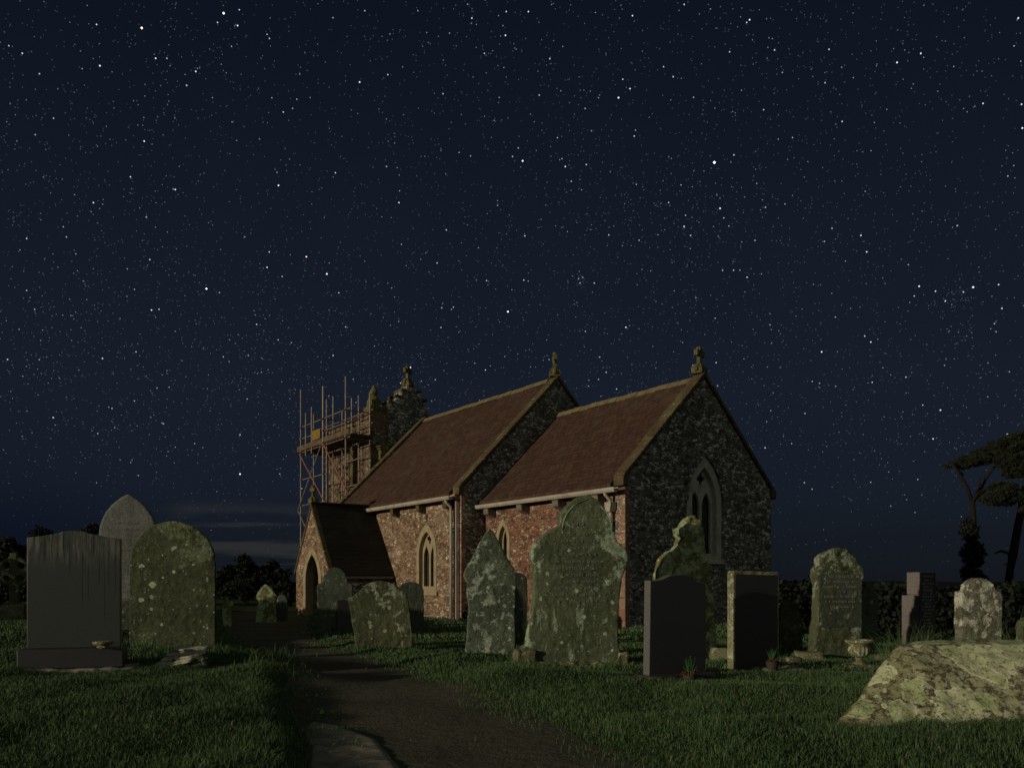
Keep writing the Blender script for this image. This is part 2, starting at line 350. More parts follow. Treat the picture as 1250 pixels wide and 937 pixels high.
def ground_mat(name, cols, s=1.0):
    t = NT(name, .95, .1); v = t.co(rnd=False)
    n1 = t.noise(v, .8 * s, 5, .6); n2 = t.noise(v, 12 * s, 5, .7); n3 = t.noise(v, 60 * s, 3, .7)
    c = t.mix(t.step(n1, .35, .65), cols[0], cols[1]); c = t.mix(t.step(n2, .5, .7), c, cols[2])
    c = t.mix(t.ma('MULTIPLY', t.step(n3, .6, .75), .4), c, cols[3]); t.col(c)
    t.bump(t.ma('ADD', n2, t.ma('MULTIPLY', n3, .5)), .9, .02); return t.m
M['ground'] = ground_mat('turf_soil', [(.032, .055, .02), (.04, .065, .025), (.024, .036, .014), (.045, .06, .025)])
M['path'] = ground_mat('worn_path', [(.088, .088, .060), (.120, .118, .083), (.07, .068, .047), (.21, .20, .155)])
def blade_mat(name, dark, light, dry):
    t = NT(name, .75, .25); a = t.n('ShaderNodeAttribute', attribute_name='tint'); r = t.sep(a.outputs['Vector'])
    c = t.mix(r[0], dark, light); c = t.mix(t.step(r[1], .9, 1), c, dry); t.col(c)
    return t.m
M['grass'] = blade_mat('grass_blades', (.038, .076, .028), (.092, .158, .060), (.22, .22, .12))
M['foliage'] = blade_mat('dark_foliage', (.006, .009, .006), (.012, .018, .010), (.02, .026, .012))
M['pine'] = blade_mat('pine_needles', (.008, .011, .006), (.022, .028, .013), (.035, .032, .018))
M['bark'] = plain('pine_bark', (.022, .018, .014), (.012, .010, .008), .95, .1, 9, .6)
M['hill'] = plain('dark_hillside', (.012, .016, .010), (.02, .026, .016), .95, .05, .05, 0)

# ------------------------------------------------------------------ ground shape
PL = [(3.0, -.62), (3.71, -.87), (5.6, -1.51), (7.6, -2.13), (11.9, -3.87), (18, -6.3), (24.6, -8.6), (40, -13.5)]
PR = [(3.0, .97), (3.71, .64), (4.94, .18), (6.97, -.50), (9.8, -1.62), (13.5, -3.04), (18, -4.5), (22.4, -5.6), (26.5, -6.6), (40, -10)]
pl_y, pl_x = map(np.array, zip(*PL)); pr_y, pr_x = map(np.array, zip(*PR))
def smn(a, b, x):
    t = np.clip((x - a) / (b - a), 0, 1); return t * t * (3 - 2 * t)
def Gn(x, y):
    x = np.asarray(x, float); y = np.asarray(y, float)
    g = -.43 * np.clip((y - 6) / 15, 0, 1)
    g = g - 3.0 * smn(48, 120, y) - 6 * smn(120, 500, np.hypot(x, y))
    g = g - 3.9 * np.clip((y - 13.2) / 32, 0, 1) * smn(.34, .44, x / np.maximum(y, 1))   # ground lowered on the right to hide lit turf that should read dark
    xl = np.interp(y, pl_y, pl_x); xr = np.interp(y, pr_y, pr_x)
    dl = xl - x; dr = x - xr
    g = g + .34 * smn(0.0, 2.6, dl) * smn(5.5, 12, y) * (1 - smn(20, 34, y))
    g = g + .06 * smn(0.0, .25, dl) + .05 * smn(0, .3, dr)
    out = np.maximum(np.maximum(dl, dr), 0)
    k = smn(0, .6, out) * (1 - smn(30, 60, y))
    b = .028 * np.sin(1.7 * x + 1.3 * np.sin(1.1 * y)) * np.sin(1.9 * y + .7 * x) + .016 * np.sin(4.3 * x + 2.1 * y) * np.sin(3.7 * y - 1.9 * x)
    g = g + b * k
    for (mx, my, mr, mh) in ((-1.95, 7.0, .45, .13), (.02, 6.6, .45, .10), (-.35, 9.3, .4, .08), (1.9, 5.9, .35, .05), (-3.3, 8.3, .6, .10)):
        g = g + mh * np.exp(-((x - mx) ** 2 + (y - my) ** 2) / mr ** 2)
    return g
def G(x, y): return float(Gn(x, y))
def hit(px, py, y0=3.2, y1=60):
    """where the photograph's ray meets the ground"""
    y = y0
    while y < y1:
        x = (px - 625) / F * y; z = EYE + (HOR - py) / F * y
        if z <= G(x, y): return x, y, G(x, y)
        y += .02
    return (px - 625) / F * y1, y1, G((px - 625) / F * y1, y1)

def grid(name, xs, ys, zf, mat, kind='structure'):
    X, Y = np.meshgrid(xs, ys); Z = zf(X, Y)
    v = np.stack([X.ravel(), Y.ravel(), Z.ravel()], 1)
    nx, ny = len(xs), len(ys)
    i = (np.arange(ny - 1)[:, None] * nx + np.arange(nx - 1)[None, :]).ravel()
    f = np.stack([i, i + 1, i + nx + 1, i + nx], 1)
    me = bpy.data.meshes.new(name); me.from_pydata(v.tolist(), [], f.tolist()); me.update()
    me.polygons.foreach_set('use_smooth', [True] * len(me.polygons)); me.materials.append(mat)
    o = bpy.data.objects.new(name, me); C.objects.link(o); o['kind'] = kind; return o
def ax(a, pts):
    out = [a]
    for (e, n) in pts: out += list(np.linspace(out[-1], e, n + 1)[1:])
    return np.array(out)
gx = ax(-4000, [(-200, 12), (-40, 20), (-12, 50), (12, 320), (40, 50), (200, 20), (4000, 12)])
gy = ax(-400, [(-5, 20), (2.5, 15), (14, 200), (34, 130), (60, 30), (200, 20), (5000, 20)])
def zground(X, Y):
    z = Gn(X, Y); xl = np.interp(Y, pl_y, pl_x); xr = np.interp(Y, pr_y, pr_x)
    inside = (X > xl + .06) & (X < xr - .06) & (Y < 40) & (Y > 2.5)
    return z - .05 * inside
grid('ground', gx, gy, zground, M['ground'])
# path sheet, edges wandering
ys = np.arange(1.5, 33, .1); nrow = 15; pv = []; pf = []
for j, y in enumerate(ys):
    xl = np.interp(y, pl_y, pl_x) - .05 + .05 * math.sin(3.1 * y) + .03 * math.sin(7.7 * y); xr = np.interp(y, pr_y, pr_x) + .05 + .05 * math.sin(2.3 * y + 1) + .03 * math.sin(8.3 * y)
    for i in range(nrow):
        x = xl + (xr - xl) * i / (nrow - 1); pv.append((x, y, G(np.clip(x, np.interp(y, pl_y, pl_x), np.interp(y, pr_y, pr_x)), y) + .006 + .008 * mnoise.noise(Vector((x * 3, y * 3, 0)))))
for j in range(len(ys) - 1):
    for i in range(nrow - 1):
        a = j * nrow + i; pf.append((a, a + 1, a + nrow + 1, a + nrow))
pm = MB().add(pv, pf).build('path', M['path'], smooth=True); pm['kind'] = 'structure'
# concrete slab edge at the near left of the path, set in the path
sv = [(-.80, 3.2), (-.35, 3.2), (-.52, 3.75), (-.72, 4.35), (-1.0, 4.75), (-1.2, 4.9), (-1.17, 4.6), (-.98, 4.0)]
kb = MB().prism(sv, [], lambda a, b, d: (a, b, d + G(-.6, 4)), -.03, .016).build('paving_slab', M['concrete'], remesh=.02, disp=.004)
tag(kb, 'pale worn concrete edging slab at the near left edge of the path', 'paving slab')
mj = MB()
for k in range(0):
    x0 = -1.95 + k * .037; mj.box(x0, x0 + .034, 6.95 + .012 * math.sin(k * .8), 6.967 + .012 * math.sin(k * .8), G(x0, 6.95) - .01, G(x0, 6.95) + .018)

# far hill on the left
def zh(X, Y):
    return -4 + 15.5 * np.exp(-((X + 150) / 75) ** 2) * np.exp(-((Y - 200) / 60) ** 2) + 1.2 * np.sin(X * .13) * np.sin(Y * .05 + X * .03) * np.exp(-((Y - 200) / 60) ** 2)
grid('hills', np.linspace(-420, 40, 100), np.linspace(90, 330, 30), zh, M['hill'])
def zh2(X, Y): return -12 + 13 * np.exp(-((Y - 900) / 200) ** 2) * (1 + .12 * np.sin(X * .01) + .06 * np.sin(X * .033))
grid('hills', np.linspace(-1500, 1500, 160), np.linspace(500, 1400, 24), zh2, M['hill'])

# ------------------------------------------------------------------ foliage
def tri_mesh(name, V, Fc, tint, mat, parent=None):
    me = bpy.data.meshes.new(name); n = len(V); m = len(Fc); k = Fc.shape[1]
    me.vertices.add(n); me.vertices.foreach_set('co', V.astype(np.float32).ravel())
    me.loops.add(m * k); me.loops.foreach_set('vertex_index', Fc.astype(np.int32).ravel())
    me.polygons.add(m); me.polygons.foreach_set('loop_start', np.arange(0, m * k, k, dtype=np.int32))
    me.polygons.foreach_set('loop_total', np.full(m, k, dtype=np.int32))
    a = me.attributes.new('tint', 'FLOAT_VECTOR', 'POINT'); a.data.foreach_set('vector', tint.astype(np.float32).ravel())
    me.update(calc_edges=True); me.materials.append(mat)
    o = bpy.data.objects.new(name, me); C.objects.link(o)
    if parent: o.parent = parent
    return o
def leaves(name, clumps, per, size, mat, parent, flat=.5):
    """leaf-sized quads through a set of ellipsoid clumps (x,y,z,rx,ry,rz)"""
    P = []; S = []
    for (x, y, z, rx, ry, rz) in clumps:
        n = max(20, int(per * rx * ry * 4)); d = rng.normal(size=(n, 3)); d /= np.linalg.norm(d, axis=1)[:, None]
        r = rng.random(n) ** .45; r = r * (1 + .25 * np.sin(d[:, 0] * 5 + x) * np.sin(d[:, 2] * 6 + z))
        P.append(np.array([x, y, z]) + d * r[:, None] * np.array([rx, ry, rz]))
    P = np.concatenate(P); n = len(P)
    a = rng.normal(size=(n, 3)); a /= np.linalg.norm(a, axis=1)[:, None]
    b = np.cross(a, rng.normal(size=(n, 3))); b /= np.linalg.norm(b, axis=1)[:, None]
    s = size * (.5 + rng.random(n))[:, None]
    V = np.stack([P - a * s, P - b * s * flat, P + a * s, P + b * s * flat], 1).reshape(-1, 3)
    Fc = np.arange(n * 4).reshape(-1, 4); t = np.repeat(rng.random((n, 3)), 4, 0)
    return tri_mesh(name, V, Fc, t, mat, parent)

def grass(name, N, region, hfun, avoid, h0=.06, w0=.0022):
    """blades sown on the ground"""
    x, y = region(N); keep = avoid(x, y); x, y = x[keep], y[keep]; n = len(x)
    z = Gn(x, y) - .01
    cl = np.sin(x * 5.1 + np.sin(y * 3.3) * 2) * np.sin(y * 4.7 + np.sin(x * 2.9) * 2)
    h = h0 * (.55 + .9 * rng.random(n) ** 1.5) * (1 + .35 * cl) * hfun(x, y)
    ang = rng.random(n) * 2 * math.pi; lean = (.15 + .75 * rng.random(n)) * h
    wind = ang + rng.normal(size=n) * .5
    w = w0 * (1 + np.maximum(y - 4, 0) * .16) * (.7 + .6 * rng.random(n))
    sx, sy = np.cos(ang + 1.57) * w, np.sin(ang + 1.57) * w
    lx, ly = np.cos(wind) * lean, np.sin(wind) * lean
    V = np.zeros((n, 5, 3))
    V[:, 0] = np.stack([x - sx, y - sy, z], 1); V[:, 1] = np.stack([x + sx, y + sy, z], 1)
    V[:, 2] = np.stack([x + lx * .35 + sx * .8, y + ly * .35 + sy * .8, z + h * .6], 1); V[:, 3] = np.stack([x + lx * .35 - sx * .8, y + ly * .35 - sy * .8, z + h * .6], 1)
    V[:, 4] = np.stack([x + lx, y + ly, z + h * (1 - .25 * lean / np.maximum(h, 1e-4))], 1)
    b = np.arange(n)[:, None] * 5
    T = np.concatenate([b + np.array([[0, 1, 2]]), b + np.array([[0, 2, 3]]), b + np.array([[3, 2, 4]])])
    big = .5 + .5 * np.sin(x * 1.3 + 2 * np.sin(y * .9)) * np.sin(y * 1.1 + x * .4)
    t0 = np.clip(rng.random(n) * .75 + .25 * big, 0, 1)
    tint = np.repeat(np.stack([t0, rng.random(n), big], 1), 5, 0)
    o = tri_mesh(name, V.reshape(-1, 3), T, tint, M['grass']); o['kind'] = 'stuff'; return o
def edge_wob(x, y): return .05 * np.sin(3.1 * y) + .04 * np.sin(7.7 * y + x) + .03 * np.sin(17 * y)
def off_path(x, y):
    xl = np.interp(y, pl_y, pl_x); xr = np.interp(y, pr_y, pr_x); e = edge_wob(x, y)
    r = rng.random(len(x)) ** 2 * .34
    inp = (x > xl + e + r - .04) & (x < xr + e - r + .04) & (y < 33)
    sparse = rng.random(len(x)) < .003
    return ~inp | sparse
EE = np.array((.586, -.811)); NN = np.array((.811, .586)); A0 = np.array((2.9, 21.0))
def in_church(x, y):
    e = (x - A0[0]) * EE[0] + (y - A0[1]) * EE[1]; nn = (x - A0[0]) * NN[0] + (y - A0[1]) * NN[1]
    return ((e < 0) & (e > -6.4) & (nn > 0) & (nn < 6)) | ((e <= -6.4) & (e > -16) & (nn > -.89) & (nn < 6.9)) | ((e < -11.1) & (e > -14.1) & (nn > -3.3) & (nn < 0))
def reg(y0, y1, spread):
    def f(N):
        u = rng.random(N); y = np.sqrt(y0 ** 2 + u * (y1 ** 2 - y0 ** 2)); x = (rng.random(N) * 2 - 1) * (y * .66 + spread); return x, y
    return f
one = lambda x, y: 1 + .0 * x
def hf(x, y):   # longer tufts round the old stones on the left and behind the tomb
    k = np.ones_like(x)
    for (cx, cy, r, a) in TUFTS: k = k + a * np.exp(-((x - cx) ** 2 + (y - cy) ** 2) / r ** 2)
    return k
TUFTS = [(-3.9, 9.3, .7, .8), (-2.9, 8.8, .6, .9), (3.0, 6.3, .35, .9), (2.6, 5.9, .3, .6), (-4.2, 7.9, .5, .4), (1.85, 4.55, .16, .7), (2.25, 4.5, .15, .5), (2.6, 4.5, .18, .9), (3.0, 4.5, .15, .6), (.2, 7.9, .3, .5), (1.0, 7.8, .3, .5), (-.4, 11.0, .4, .5), (1.5, 7.1, .25, .5), (2.4, 7.9, .3, .5), (-4.7, 7.9, .35, .6), (-3.6, 7.8, .3, .6)]

# ------------------------------------------------------------------ gravestones
def arch_pts(w, spring, top, n=10, kind='round'):
    pts = []
    if kind == 'round':
        for i in range(n * 2 + 1):
            a = math.pi * i / (2 * n); pts.append((w / 2 * math.cos(a), spring + (top - spring) * math.sin(a)))
    else:
        h = top - spring; a_ = w / 2; rr = (a_ * a_ + h * h) / (2 * a_); cx = a_ - rr; th = math.asin(min(1, h / rr))
        right = [(cx + rr * math.cos(th * i / n), spring + rr * math.sin(th * i / n)) for i in range(n + 1)]
        pts = right + [(-x, z) for x, z in reversed(right[:-1])]
    return pts
def px_outline(pts, cx, base, Y): return [((x - cx) / F * Y, (base - y) / F * Y) for x, y in pts]
def flat(a, h, d): return (a, d, h)     # front face at -T/2, depth along +y
def inscription(parent, lines, y, mat='letter', name='inscription'):
    """worn lettering: rows of short cut strokes, too worn to read"""
    mb = MB()
    for (z, w, h, dens) in lines:
        x = -w / 2
        while x < w / 2:
            g = h * random.uniform(.5, .8)
            if random.random() < dens:
                k = random.randint(0, 4); s = h * .16
                mb.box(x, x + s, y - .0015, y, z, z + h)
                if k in (0, 1): mb.box(x + g - s, x + g, y - .0015, y, z, z + h)
                if k in (0, 2, 3): mb.box(x + s, x + g - s * .99, y - .0015, y, z + h * .45, z + h * .6)
                if k in (2, 4): mb.box(x + s, x + g, y - .0015, y, z + h * .85, z + h)
                if k in (3, 4): mb.box(x + s, x + g, y - .0015, y, z, z + h * .15)
            x += g + h * .28
    return mb.build(name, M[mat], parent)

def stone(name, cx_px, base_py, outline_px, yaw, T, mat, label, cat='headstone', group=None, remesh=.013, disp=.0045, tilt=0, back=0, y_fix=None, dscale=.07, z_fix=None):
    """upright stone drawn in photo pixels, placed where its foot meets the ground"""
    if y_fix: Y = y_fix; X = (cx_px - 625) / F * Y; Z = G(X, Y) if z_fix is None else z_fix
    else: X, Y, Z = hit(cx_px, base_py)
    e = empty(name, (X, Y, Z), R(yaw), label, cat, group)
    e.rotation_euler = (R(back), R(tilt), R(yaw))
    base_here = HOR - (Z - EYE) / Y * F
    ol = px_outline(outline_px, cx_px, base_here, Y)
    ol = [(a / max(.6, math.cos(R(yaw))), b) for a, b in ol]
    ol[0] = (ol[0][0], -.22); ol[-1] = (ol[-1][0], -.22)
    mb = MB().prism(ol, [], flat, -T / 2, T / 2)
    if remesh: o = mb.build('slab', M[mat], e, remesh=remesh, disp=disp, dscale=dscale)
    else: o = mb.build('slab', M[mat], e, bevel=.008, seg=2)
    return e, o, Y

def gothic(xl, xr, top, spring, base, n=8):
    w = xr - xl; cx = (xl + xr) / 2; pts = arch_pts(w, 0, spring - top, n, 'point')
    return [(xr, base)] + [(cx + x, spring - z) for x, z in pts] + [(xl, base)]
def rounded(xl, xr, top, spring, base, n=8):
    w = xr - xl; cx = (xl + xr) / 2; pts = arch_pts(w, 0, spring - top, n)
    return [(xr, base)] + [(cx + x, spring - z) for x, z in pts] + [(xl, base)]
def shouldered(xl, xr, top, sh, base, n=6):
    cx = (xl + xr) / 2; w = xr - xl; r = []
    r += [(xr, base), (xr, sh + .06 * w), (xr - .03 * w, sh), (xr - .13 * w, sh - .02 * w)]
    for i in range(n * 2 + 1):
        a = math.pi * i / (2 * n); r.append((cx + .36 * w * math.cos(a), sh - .02 * w - (sh - .02 * w - top) * math.sin(a)))
    r += [(xl + .13 * w, sh - .02 * w), (xl + .03 * w, sh), (xl, sh + .06 * w), (xl, base)]; return r

# 1 modern grey memorial on the left
X, Y, Z = hit(92, 817)
e = empty('headstone', (X, Y, Z), R(17), 'large honed grey granite headstone with dark drip streaks on a black plinth at far left', 'headstone')
s = Y / F; hb = (817 - 790) * s
WS = .92
topc = [(55.5, 0), (55.5, 133), (46, 134), (30, 136.5), (16, 139.5), (15, 140.5), (8, 141.5), (0, 142), (-8, 141.5), (-15, 140.5), (-16, 139.5), (-30, 136.5), (-46, 134), (-55.5, 133), (-55.5, 0)]
MB().prism([(a * s * WS, b * s) for a, b in topc], [], lambda a, h, d: (a, d, h + hb), -.045, .045).build('slab', M['pol_left'], e, bevel=.006, seg=2)
MB().box(-58 * s, 56 * s, -.15, .13, (817 - 813) * s, hb - .002).build('plinth', M['pol_black'], e, bevel=.006, seg=2)
MB().box(-52 * s, 70 * s, -.22, .17, -.15, (817 - 813.5) * s).build('foundation', M['concrete'], e, remesh=.02, disp=.012)
MODERN = (X, Y, Z, s)
b = MB().lathe([(.03, 0), (.055, .012), (.045, .025), (.075, .035), (.088, .05), (.088, .062), (.06, .066), (.02, .064)], 28)
bo = b.build('flower_holder', M['st_frame'], smooth=False); bo.location = (X + 41 * s, Y - .11, Z + hb - .001); bo.scale = (1, .8, 1)
tag(bo, 'small round stone flower holder resting on the black plinth', 'flower holder')

# 2 tall pointed
e, o, Y = stone('headstone', 157, 772, gothic(125, 190, 603, 655, 772), 12, .11, 'st_grey', 'tall pointed grey slate headstone behind the grey granite one', remesh=.016, disp=.002, y_fix=11.2)
k = Y / F; z0 = HOR - (o.parent.location.z - EYE) / Y * F
inscription(e, [((z0 - p) * k, w * k, 2.6 * k, .85) for p, w in ((640, 22), (648, 44), (655, 30), (661, 46), (667, 48), (673, 40), (679, 46), (685, 48), (691, 36), (697, 44))], -.056, 'letter')
MB().box(-34 * k, 34 * k, -.09, .09, -.2, (z0 - 733) * k).build('base', M['st_dark'], e, remesh=.02, disp=.008)
MB().box(-33 * k, 33 * k, -.062, -.05, (z0 - 731) * k, (z0 - 702) * k).build('panel', M['st_grey'], e, bevel=.003)
# 3 round-topped olive
e, o, Y = stone('headstone', 212, 788, rounded(165, 259, 636, 686, 788), 14, .13, 'st_round', 'broad round topped olive headstone with white lichen rosettes', disp=.004, y_fix=9.7)
k = Y / F
r = MB(); op = rounded(171, 253, 643, 690, 700); z0 = HOR - (e.location.z - EYE) / Y * F
# 5 wheel cross far left
X, Y, Z = hit(18, 748)
X, Y = (18 - 625) / F * 13.5, 13.5; Z = G(X, Y)
e = empty('wheel_cross', (X, Y, Z), R(12), 'lichened wheel headed stone cross at the far left edge', 'cross')
k = Y / F; cz = EYE + (HOR - 698) * k - Z; mb = MB(); rr = 19 * k
ring = [(rr * math.cos(a * math.pi / 12), cz + rr * math.sin(a * math.pi / 12)) for a in range(24)]
hl = []
for q in range(4):
    a0 = q * math.pi / 2 + math.pi / 4; hl.append([(rr * .58 * math.cos(a0) + 4.2 * k * math.cos(b * math.pi / 4), cz + rr * .58 * math.sin(a0) + 4.2 * k * math.sin(b * math.pi / 4)) for b in range(8)])
mb.prism(ring, hl, flat, -.06, .06)
for q in range(4):
    a0 = q * math.pi / 2; mb.box(-4 * k, 4 * k, -.07, .07, 0, 23 * k, Matrix.Translation((0, 0, cz)) @ Matrix.Rotation(a0, 4, 'Y'))
mb.build('cross_head', M['st_lean'], e, remesh=.016, disp=.008)
MB().prism([(7 * k, -.2), (5 * k, cz - 12 * k), (-5 * k, cz - 12 * k), (-7 * k, -.2)], [], flat, -.065, .065).build('shaft', M['st_lean'], e, remesh=.02, disp=.008)
MB().box(-15 * k, 15 * k, -.2, .2, -.2, .28).build('base', M['rock'], e, remesh=.025, disp=.02)
# 6 far small ones past the porch
e, o, Y = stone('headstone', 325, 753, [(338, 753), (336, 735), (339, 727), (335, 724), (331, 717), (325, 713), (319, 717), (315, 724), (313, 729), (316, 735), (314, 746), (312, 753)], 5, .14, 'st_yel', 'small gabled headstone catching light beside the path beyond the porch', y_fix=25, remesh=.022, disp=.01)
stone('headstone', 344, 753, rounded(338, 351, 725, 733, 753), 5, .12, 'st_dark', 'dark little headstone just right of the small gabled one', y_fix=25.6, remesh=.022, disp=.006)
e, o, Y = stone('headstone', 277, 752, [(283, 752), (282, 741), (285, 737), (283, 733), (279, 733), (279, 728), (275, 728), (275, 733), (272, 737), (273, 752)], 5, .14, 'st_yel', 'tiny lit marker with a knobbly top right of the olive headstone', 'marker', y_fix=23, remesh=.02, disp=.012)
# 7 by the porch
stone('headstone', 408, 772, shouldered(388, 430, 692, 712, 772), 8, .12, 'st_dark', 'grey green headstone with rounded top standing before the porch door', y_fix=20.3, remesh=.02, disp=.008)
stone('headstone', 424, 772, [(437, 772), (437, 732), (412, 732), (412, 772)], 25, .1, 'pol_black', 'low square black headstone between the porch and the leaning headstone', y_fix=18.5, remesh=0)
# 8 leaning
e, o, Y = stone('headstone', 474, 790, [(504, 790), (505, 742), (504, 728), (497, 722), (490, 713), (480, 709), (468, 708), (456, 711), (447, 718), (441, 722), (433, 724), (434, 735), (438, 790)], 6, .13, 'st_lean', 'squat brown headstone leaning left with a lichened shoulder', tilt=-7, disp=.008)
stone('headstone', 501, 772, rounded(486, 517, 710, 722, 772), 10, .12, 'st_dark', 'dark headstone half hidden behind the leaning one', y_fix=18, remesh=.02, disp=.008)
# 10 pointed
e, o, Y = stone('headstone', 597, 795, [(629, 795), (628, 745), (630, 705), (627, 693), (618, 680), (609, 662), (602, 649), (597, 645), (592, 650), (585, 664), (576, 682), (568, 695), (566, 703), (570, 712), (572, 745), (570, 775), (565, 795)], 5, .14, 'st_point', 'steeply gabled headstone pale at its foot left of the tallest one', disp=.008)
k = Y / F; z0 = HOR - (e.location.z - EYE) / Y * F
stone('headstone', 633, 790, rounded(612, 643, 698, 708, 790), 12, .12, 'st_dark', 'dark round shouldered headstone peeping out right of the gabled one', y_fix=12.2, remesh=.02, disp=.006)
# 11 the tallest
e, o, Y = stone('headstone', 700, 814, [(762, 814), (764, 804), (757, 795), (754, 788), (753, 760), (755, 730), (758, 704), (763, 694), (766, 680), (762, 668), (753, 661), (750, 655), (748, 645), (742, 630), (736, 619), (728, 610), (716, 604), (703, 607), (692, 616), (684, 626), (682, 637), (681, 642), (672, 646), (662, 654), (652, 662), (647, 672), (648, 683), (651, 692), (650, 730), (646, 760), (641, 785), (634, 792), (630, 800), (626, 814)], 9, .17, 'st_big', 'tallest headstone with trefoil top and thick pale green lichen', disp=.005, dscale=.05)
k = Y / F; z0 = HOR - (e.location.z - EYE) / Y * F
ins = inscription(e, [((z0 - p) * k, w * k, 3.2 * k, .8) for p, w in ((642, 14), (654, 26), (662, 40), (671, 30), (678, 46), (687, 56), (695, 50), (703, 58), (711, 44), (719, 56), (727, 60), (735, 48))], -.094, 'letter')
ins.location.x = .02
# small raised arch moulding on the stone
mo = MB(); oa = [((715 + x - 700) * k, (z0 - 648 + z) * k) for x, z in arch_pts(62, 0, 38, 8, 'point')]; mo.tube([(a, -.085, h) for a, h in oa], .008, 6)
mo.build('moulding', M['st_big'], e, smooth=True)
MB().box(-72 * k, -50 * k, -.13, .12, -.2, 22 * k).box(52 * k, 66 * k, -.12, .12, -.2, 20 * k).box(-60 * k, 60 * k, -.12, .12, -.2, 8 * k).build('base', M['rock'], e, remesh=.018, disp=.02)
# 12 carved gable behind the black one
e, o, Y = stone('headstone', 838, 800, [(874, 800), (870, 740), (866, 712), (862, 690), (858, 678), (857, 650), (852, 636), (844, 628), (836, 633), (830, 642), (824, 646), (825, 653), (829, 657), (826, 666), (821, 670), (813, 674), (806, 682), (801, 692), (799, 704), (800, 745), (798, 800)], 14, .2, 'st_yel', 'knobbly gabled headstone rising behind the black shouldered one', y_fix=9.6, disp=.014, dscale=.05)
# 13 black polished
def black_stone(cx, base, xl, xr, top, pts, yaw, label, side, frame=None):
    X, Y, Z = hit(cx, base); e = empty('headstone', (X, Y, Z), R(yaw), label, 'headstone'); k = Y / F
    c = math.cos(R(yaw)); T = .085
    ol = [((x - cx) * k / c, (base - y) * k) for x, y in pts]; ol[0] = (ol[0][0], -.1); ol[-1] = (ol[-1][0], -.1)
    MB().prism(ol, [], flat, -T / 2, T / 2).build('slab', M[side], e, bevel=.005, seg=2)
    if frame is None:
        inner = [(a * .985, h - .004) for a, h in ol]
    else:
        inner = [(a * .93, h - .03) for a, h in ol]
    MB().prism(inner, [], flat, -T / 2 - .004, -T / 2 + .002).build('polished_face', M['pol_black'], e)
    return e, Y, k
e, Y, k = black_stone(824, 830, 0, 0, 0, [(862, 830), (862, 713), (850, 709), (838, 703), (826, 701), (814, 702), (802, 707), (791, 709), (787, 708), (785, 830)], 27, 'dark polished headstone with a shallow humped top right of the tallest headstone', 'pol_side')
MB().box(-50 * k, 48 * k, -.14, .11, -.12, 9 * k).build('plinth', M['pol_black'], e, bevel=.008, seg=2)
P13 = (e.location.x, e.location.y, e.location.z, k)
# 14 square topped with lichened frame
e, Y, k = black_stone(920, 818, 0, 0, 0, [(952, 818), (952, 700), (951, 698), (889, 697), (887, 699), (887, 818)], 27, 'square topped dark headstone with a speckled lichen border', 'st_frame', True)
MB().box(-8 * k, 46 * k, -.30, .0, -.12, 5 * k).build('plinth', M['concrete'], e, remesh=.02, disp=.008)
P14 = (e.location.x, e.location.y, e.location.z, k)
# 15 ragged
stone('headstone', 962, 802, [(978, 802), (976, 760), (972, 745), (964, 737), (956, 733), (950, 736), (947, 745), (946, 802)], 16, .14, 'st_lean', 'small ragged headstone leaning behind the square topped dark one', y_fix=10.8, tilt=4, disp=.012)
# 16 ornate
e, o, Y = stone('headstone', 1020, 796, [(1050, 796), (1050, 730), (1049, 712), (1053, 705), (1052, 694), (1045, 686), (1041, 680), (1034, 674), (1030, 670), (1020, 668), (1010, 672), (1000, 677), (996, 681), (996, 690), (991, 695), (990, 704), (993, 710), (993, 755), (990, 765), (990, 772), (988, 778), (987, 796)], 12, .17, 'st_lean', 'tall ornate olive headstone with scrolled shoulders behind the stone urn', disp=.009, y_fix=9.9)
k = Y / F; z0 = HOR - (e.location.z - EYE) / Y * F
inscription(e, [((z0 - p) * k, w * k, 2.6 * k, .75) for p, w in ((692, 16), (699, 26), (705, 44), (711, 40), (717, 46), (723, 34), (729, 42), (735, 40), (741, 30))], -.091, 'letter')
MB().box(-28 * k, 30 * k, -.088, -.08, (z0 - 765) * k, (z0 - 700) * k).build('panel', M['st_dark'], e, bevel=.003)
stone('headstone', 1058, 796, rounded(1045, 1070, 717, 735, 796), 14, .13, 'st_dark', 'narrow round topped headstone tucked right of the ornate olive one', y_fix=11.4, disp=.01)
# 18 urn
Y = 8.1; X = (1049 - 625) / F * Y; k = Y / F; Z = EYE + (HOR - 810) * k
rb = MB().box(-.16, .16, -.13, .13, -.25, .0).build('stone_block', M['rock'], remesh=.018, disp=.012); rb.location = (X, Y, Z); tag(rb, 'rough low block carrying the fluted urn', 'stone block')
ur = MB().lathe([(9 * k, 0), (9.5 * k, 1 * k), (9 * k, 2 * k), (5 * k, 4 * k), (3.8 * k, 7 * k), (5 * k, 9 * k), (2 * k, 9.5 * k)], 48)
ur.lathe([(4 * k, 9 * k), (9 * k, 11 * k), (12.4 * k, 15 * k), (13 * k, 19 * k), (11.5 * k, 23.5 * k)], 96, flute=.045, nf=16)
ur.lathe([(11.2 * k, 23 * k), (12 * k, 25.5 * k), (15.5 * k, 27.5 * k), (16.8 * k, 28.6 * k), (17 * k, 30 * k), (16 * k, 31 * k), (13.5 * k, 30 * k), (12 * k, 27 * k), (1 * k, 26 * k)], 64)
uo = ur.build('garden_urn', M['st_frame'], smooth=True); uo.location = (X, Y, Z - .01); tag(uo, 'pale fluted stone urn on the grass before the ornate headstone', 'urn')
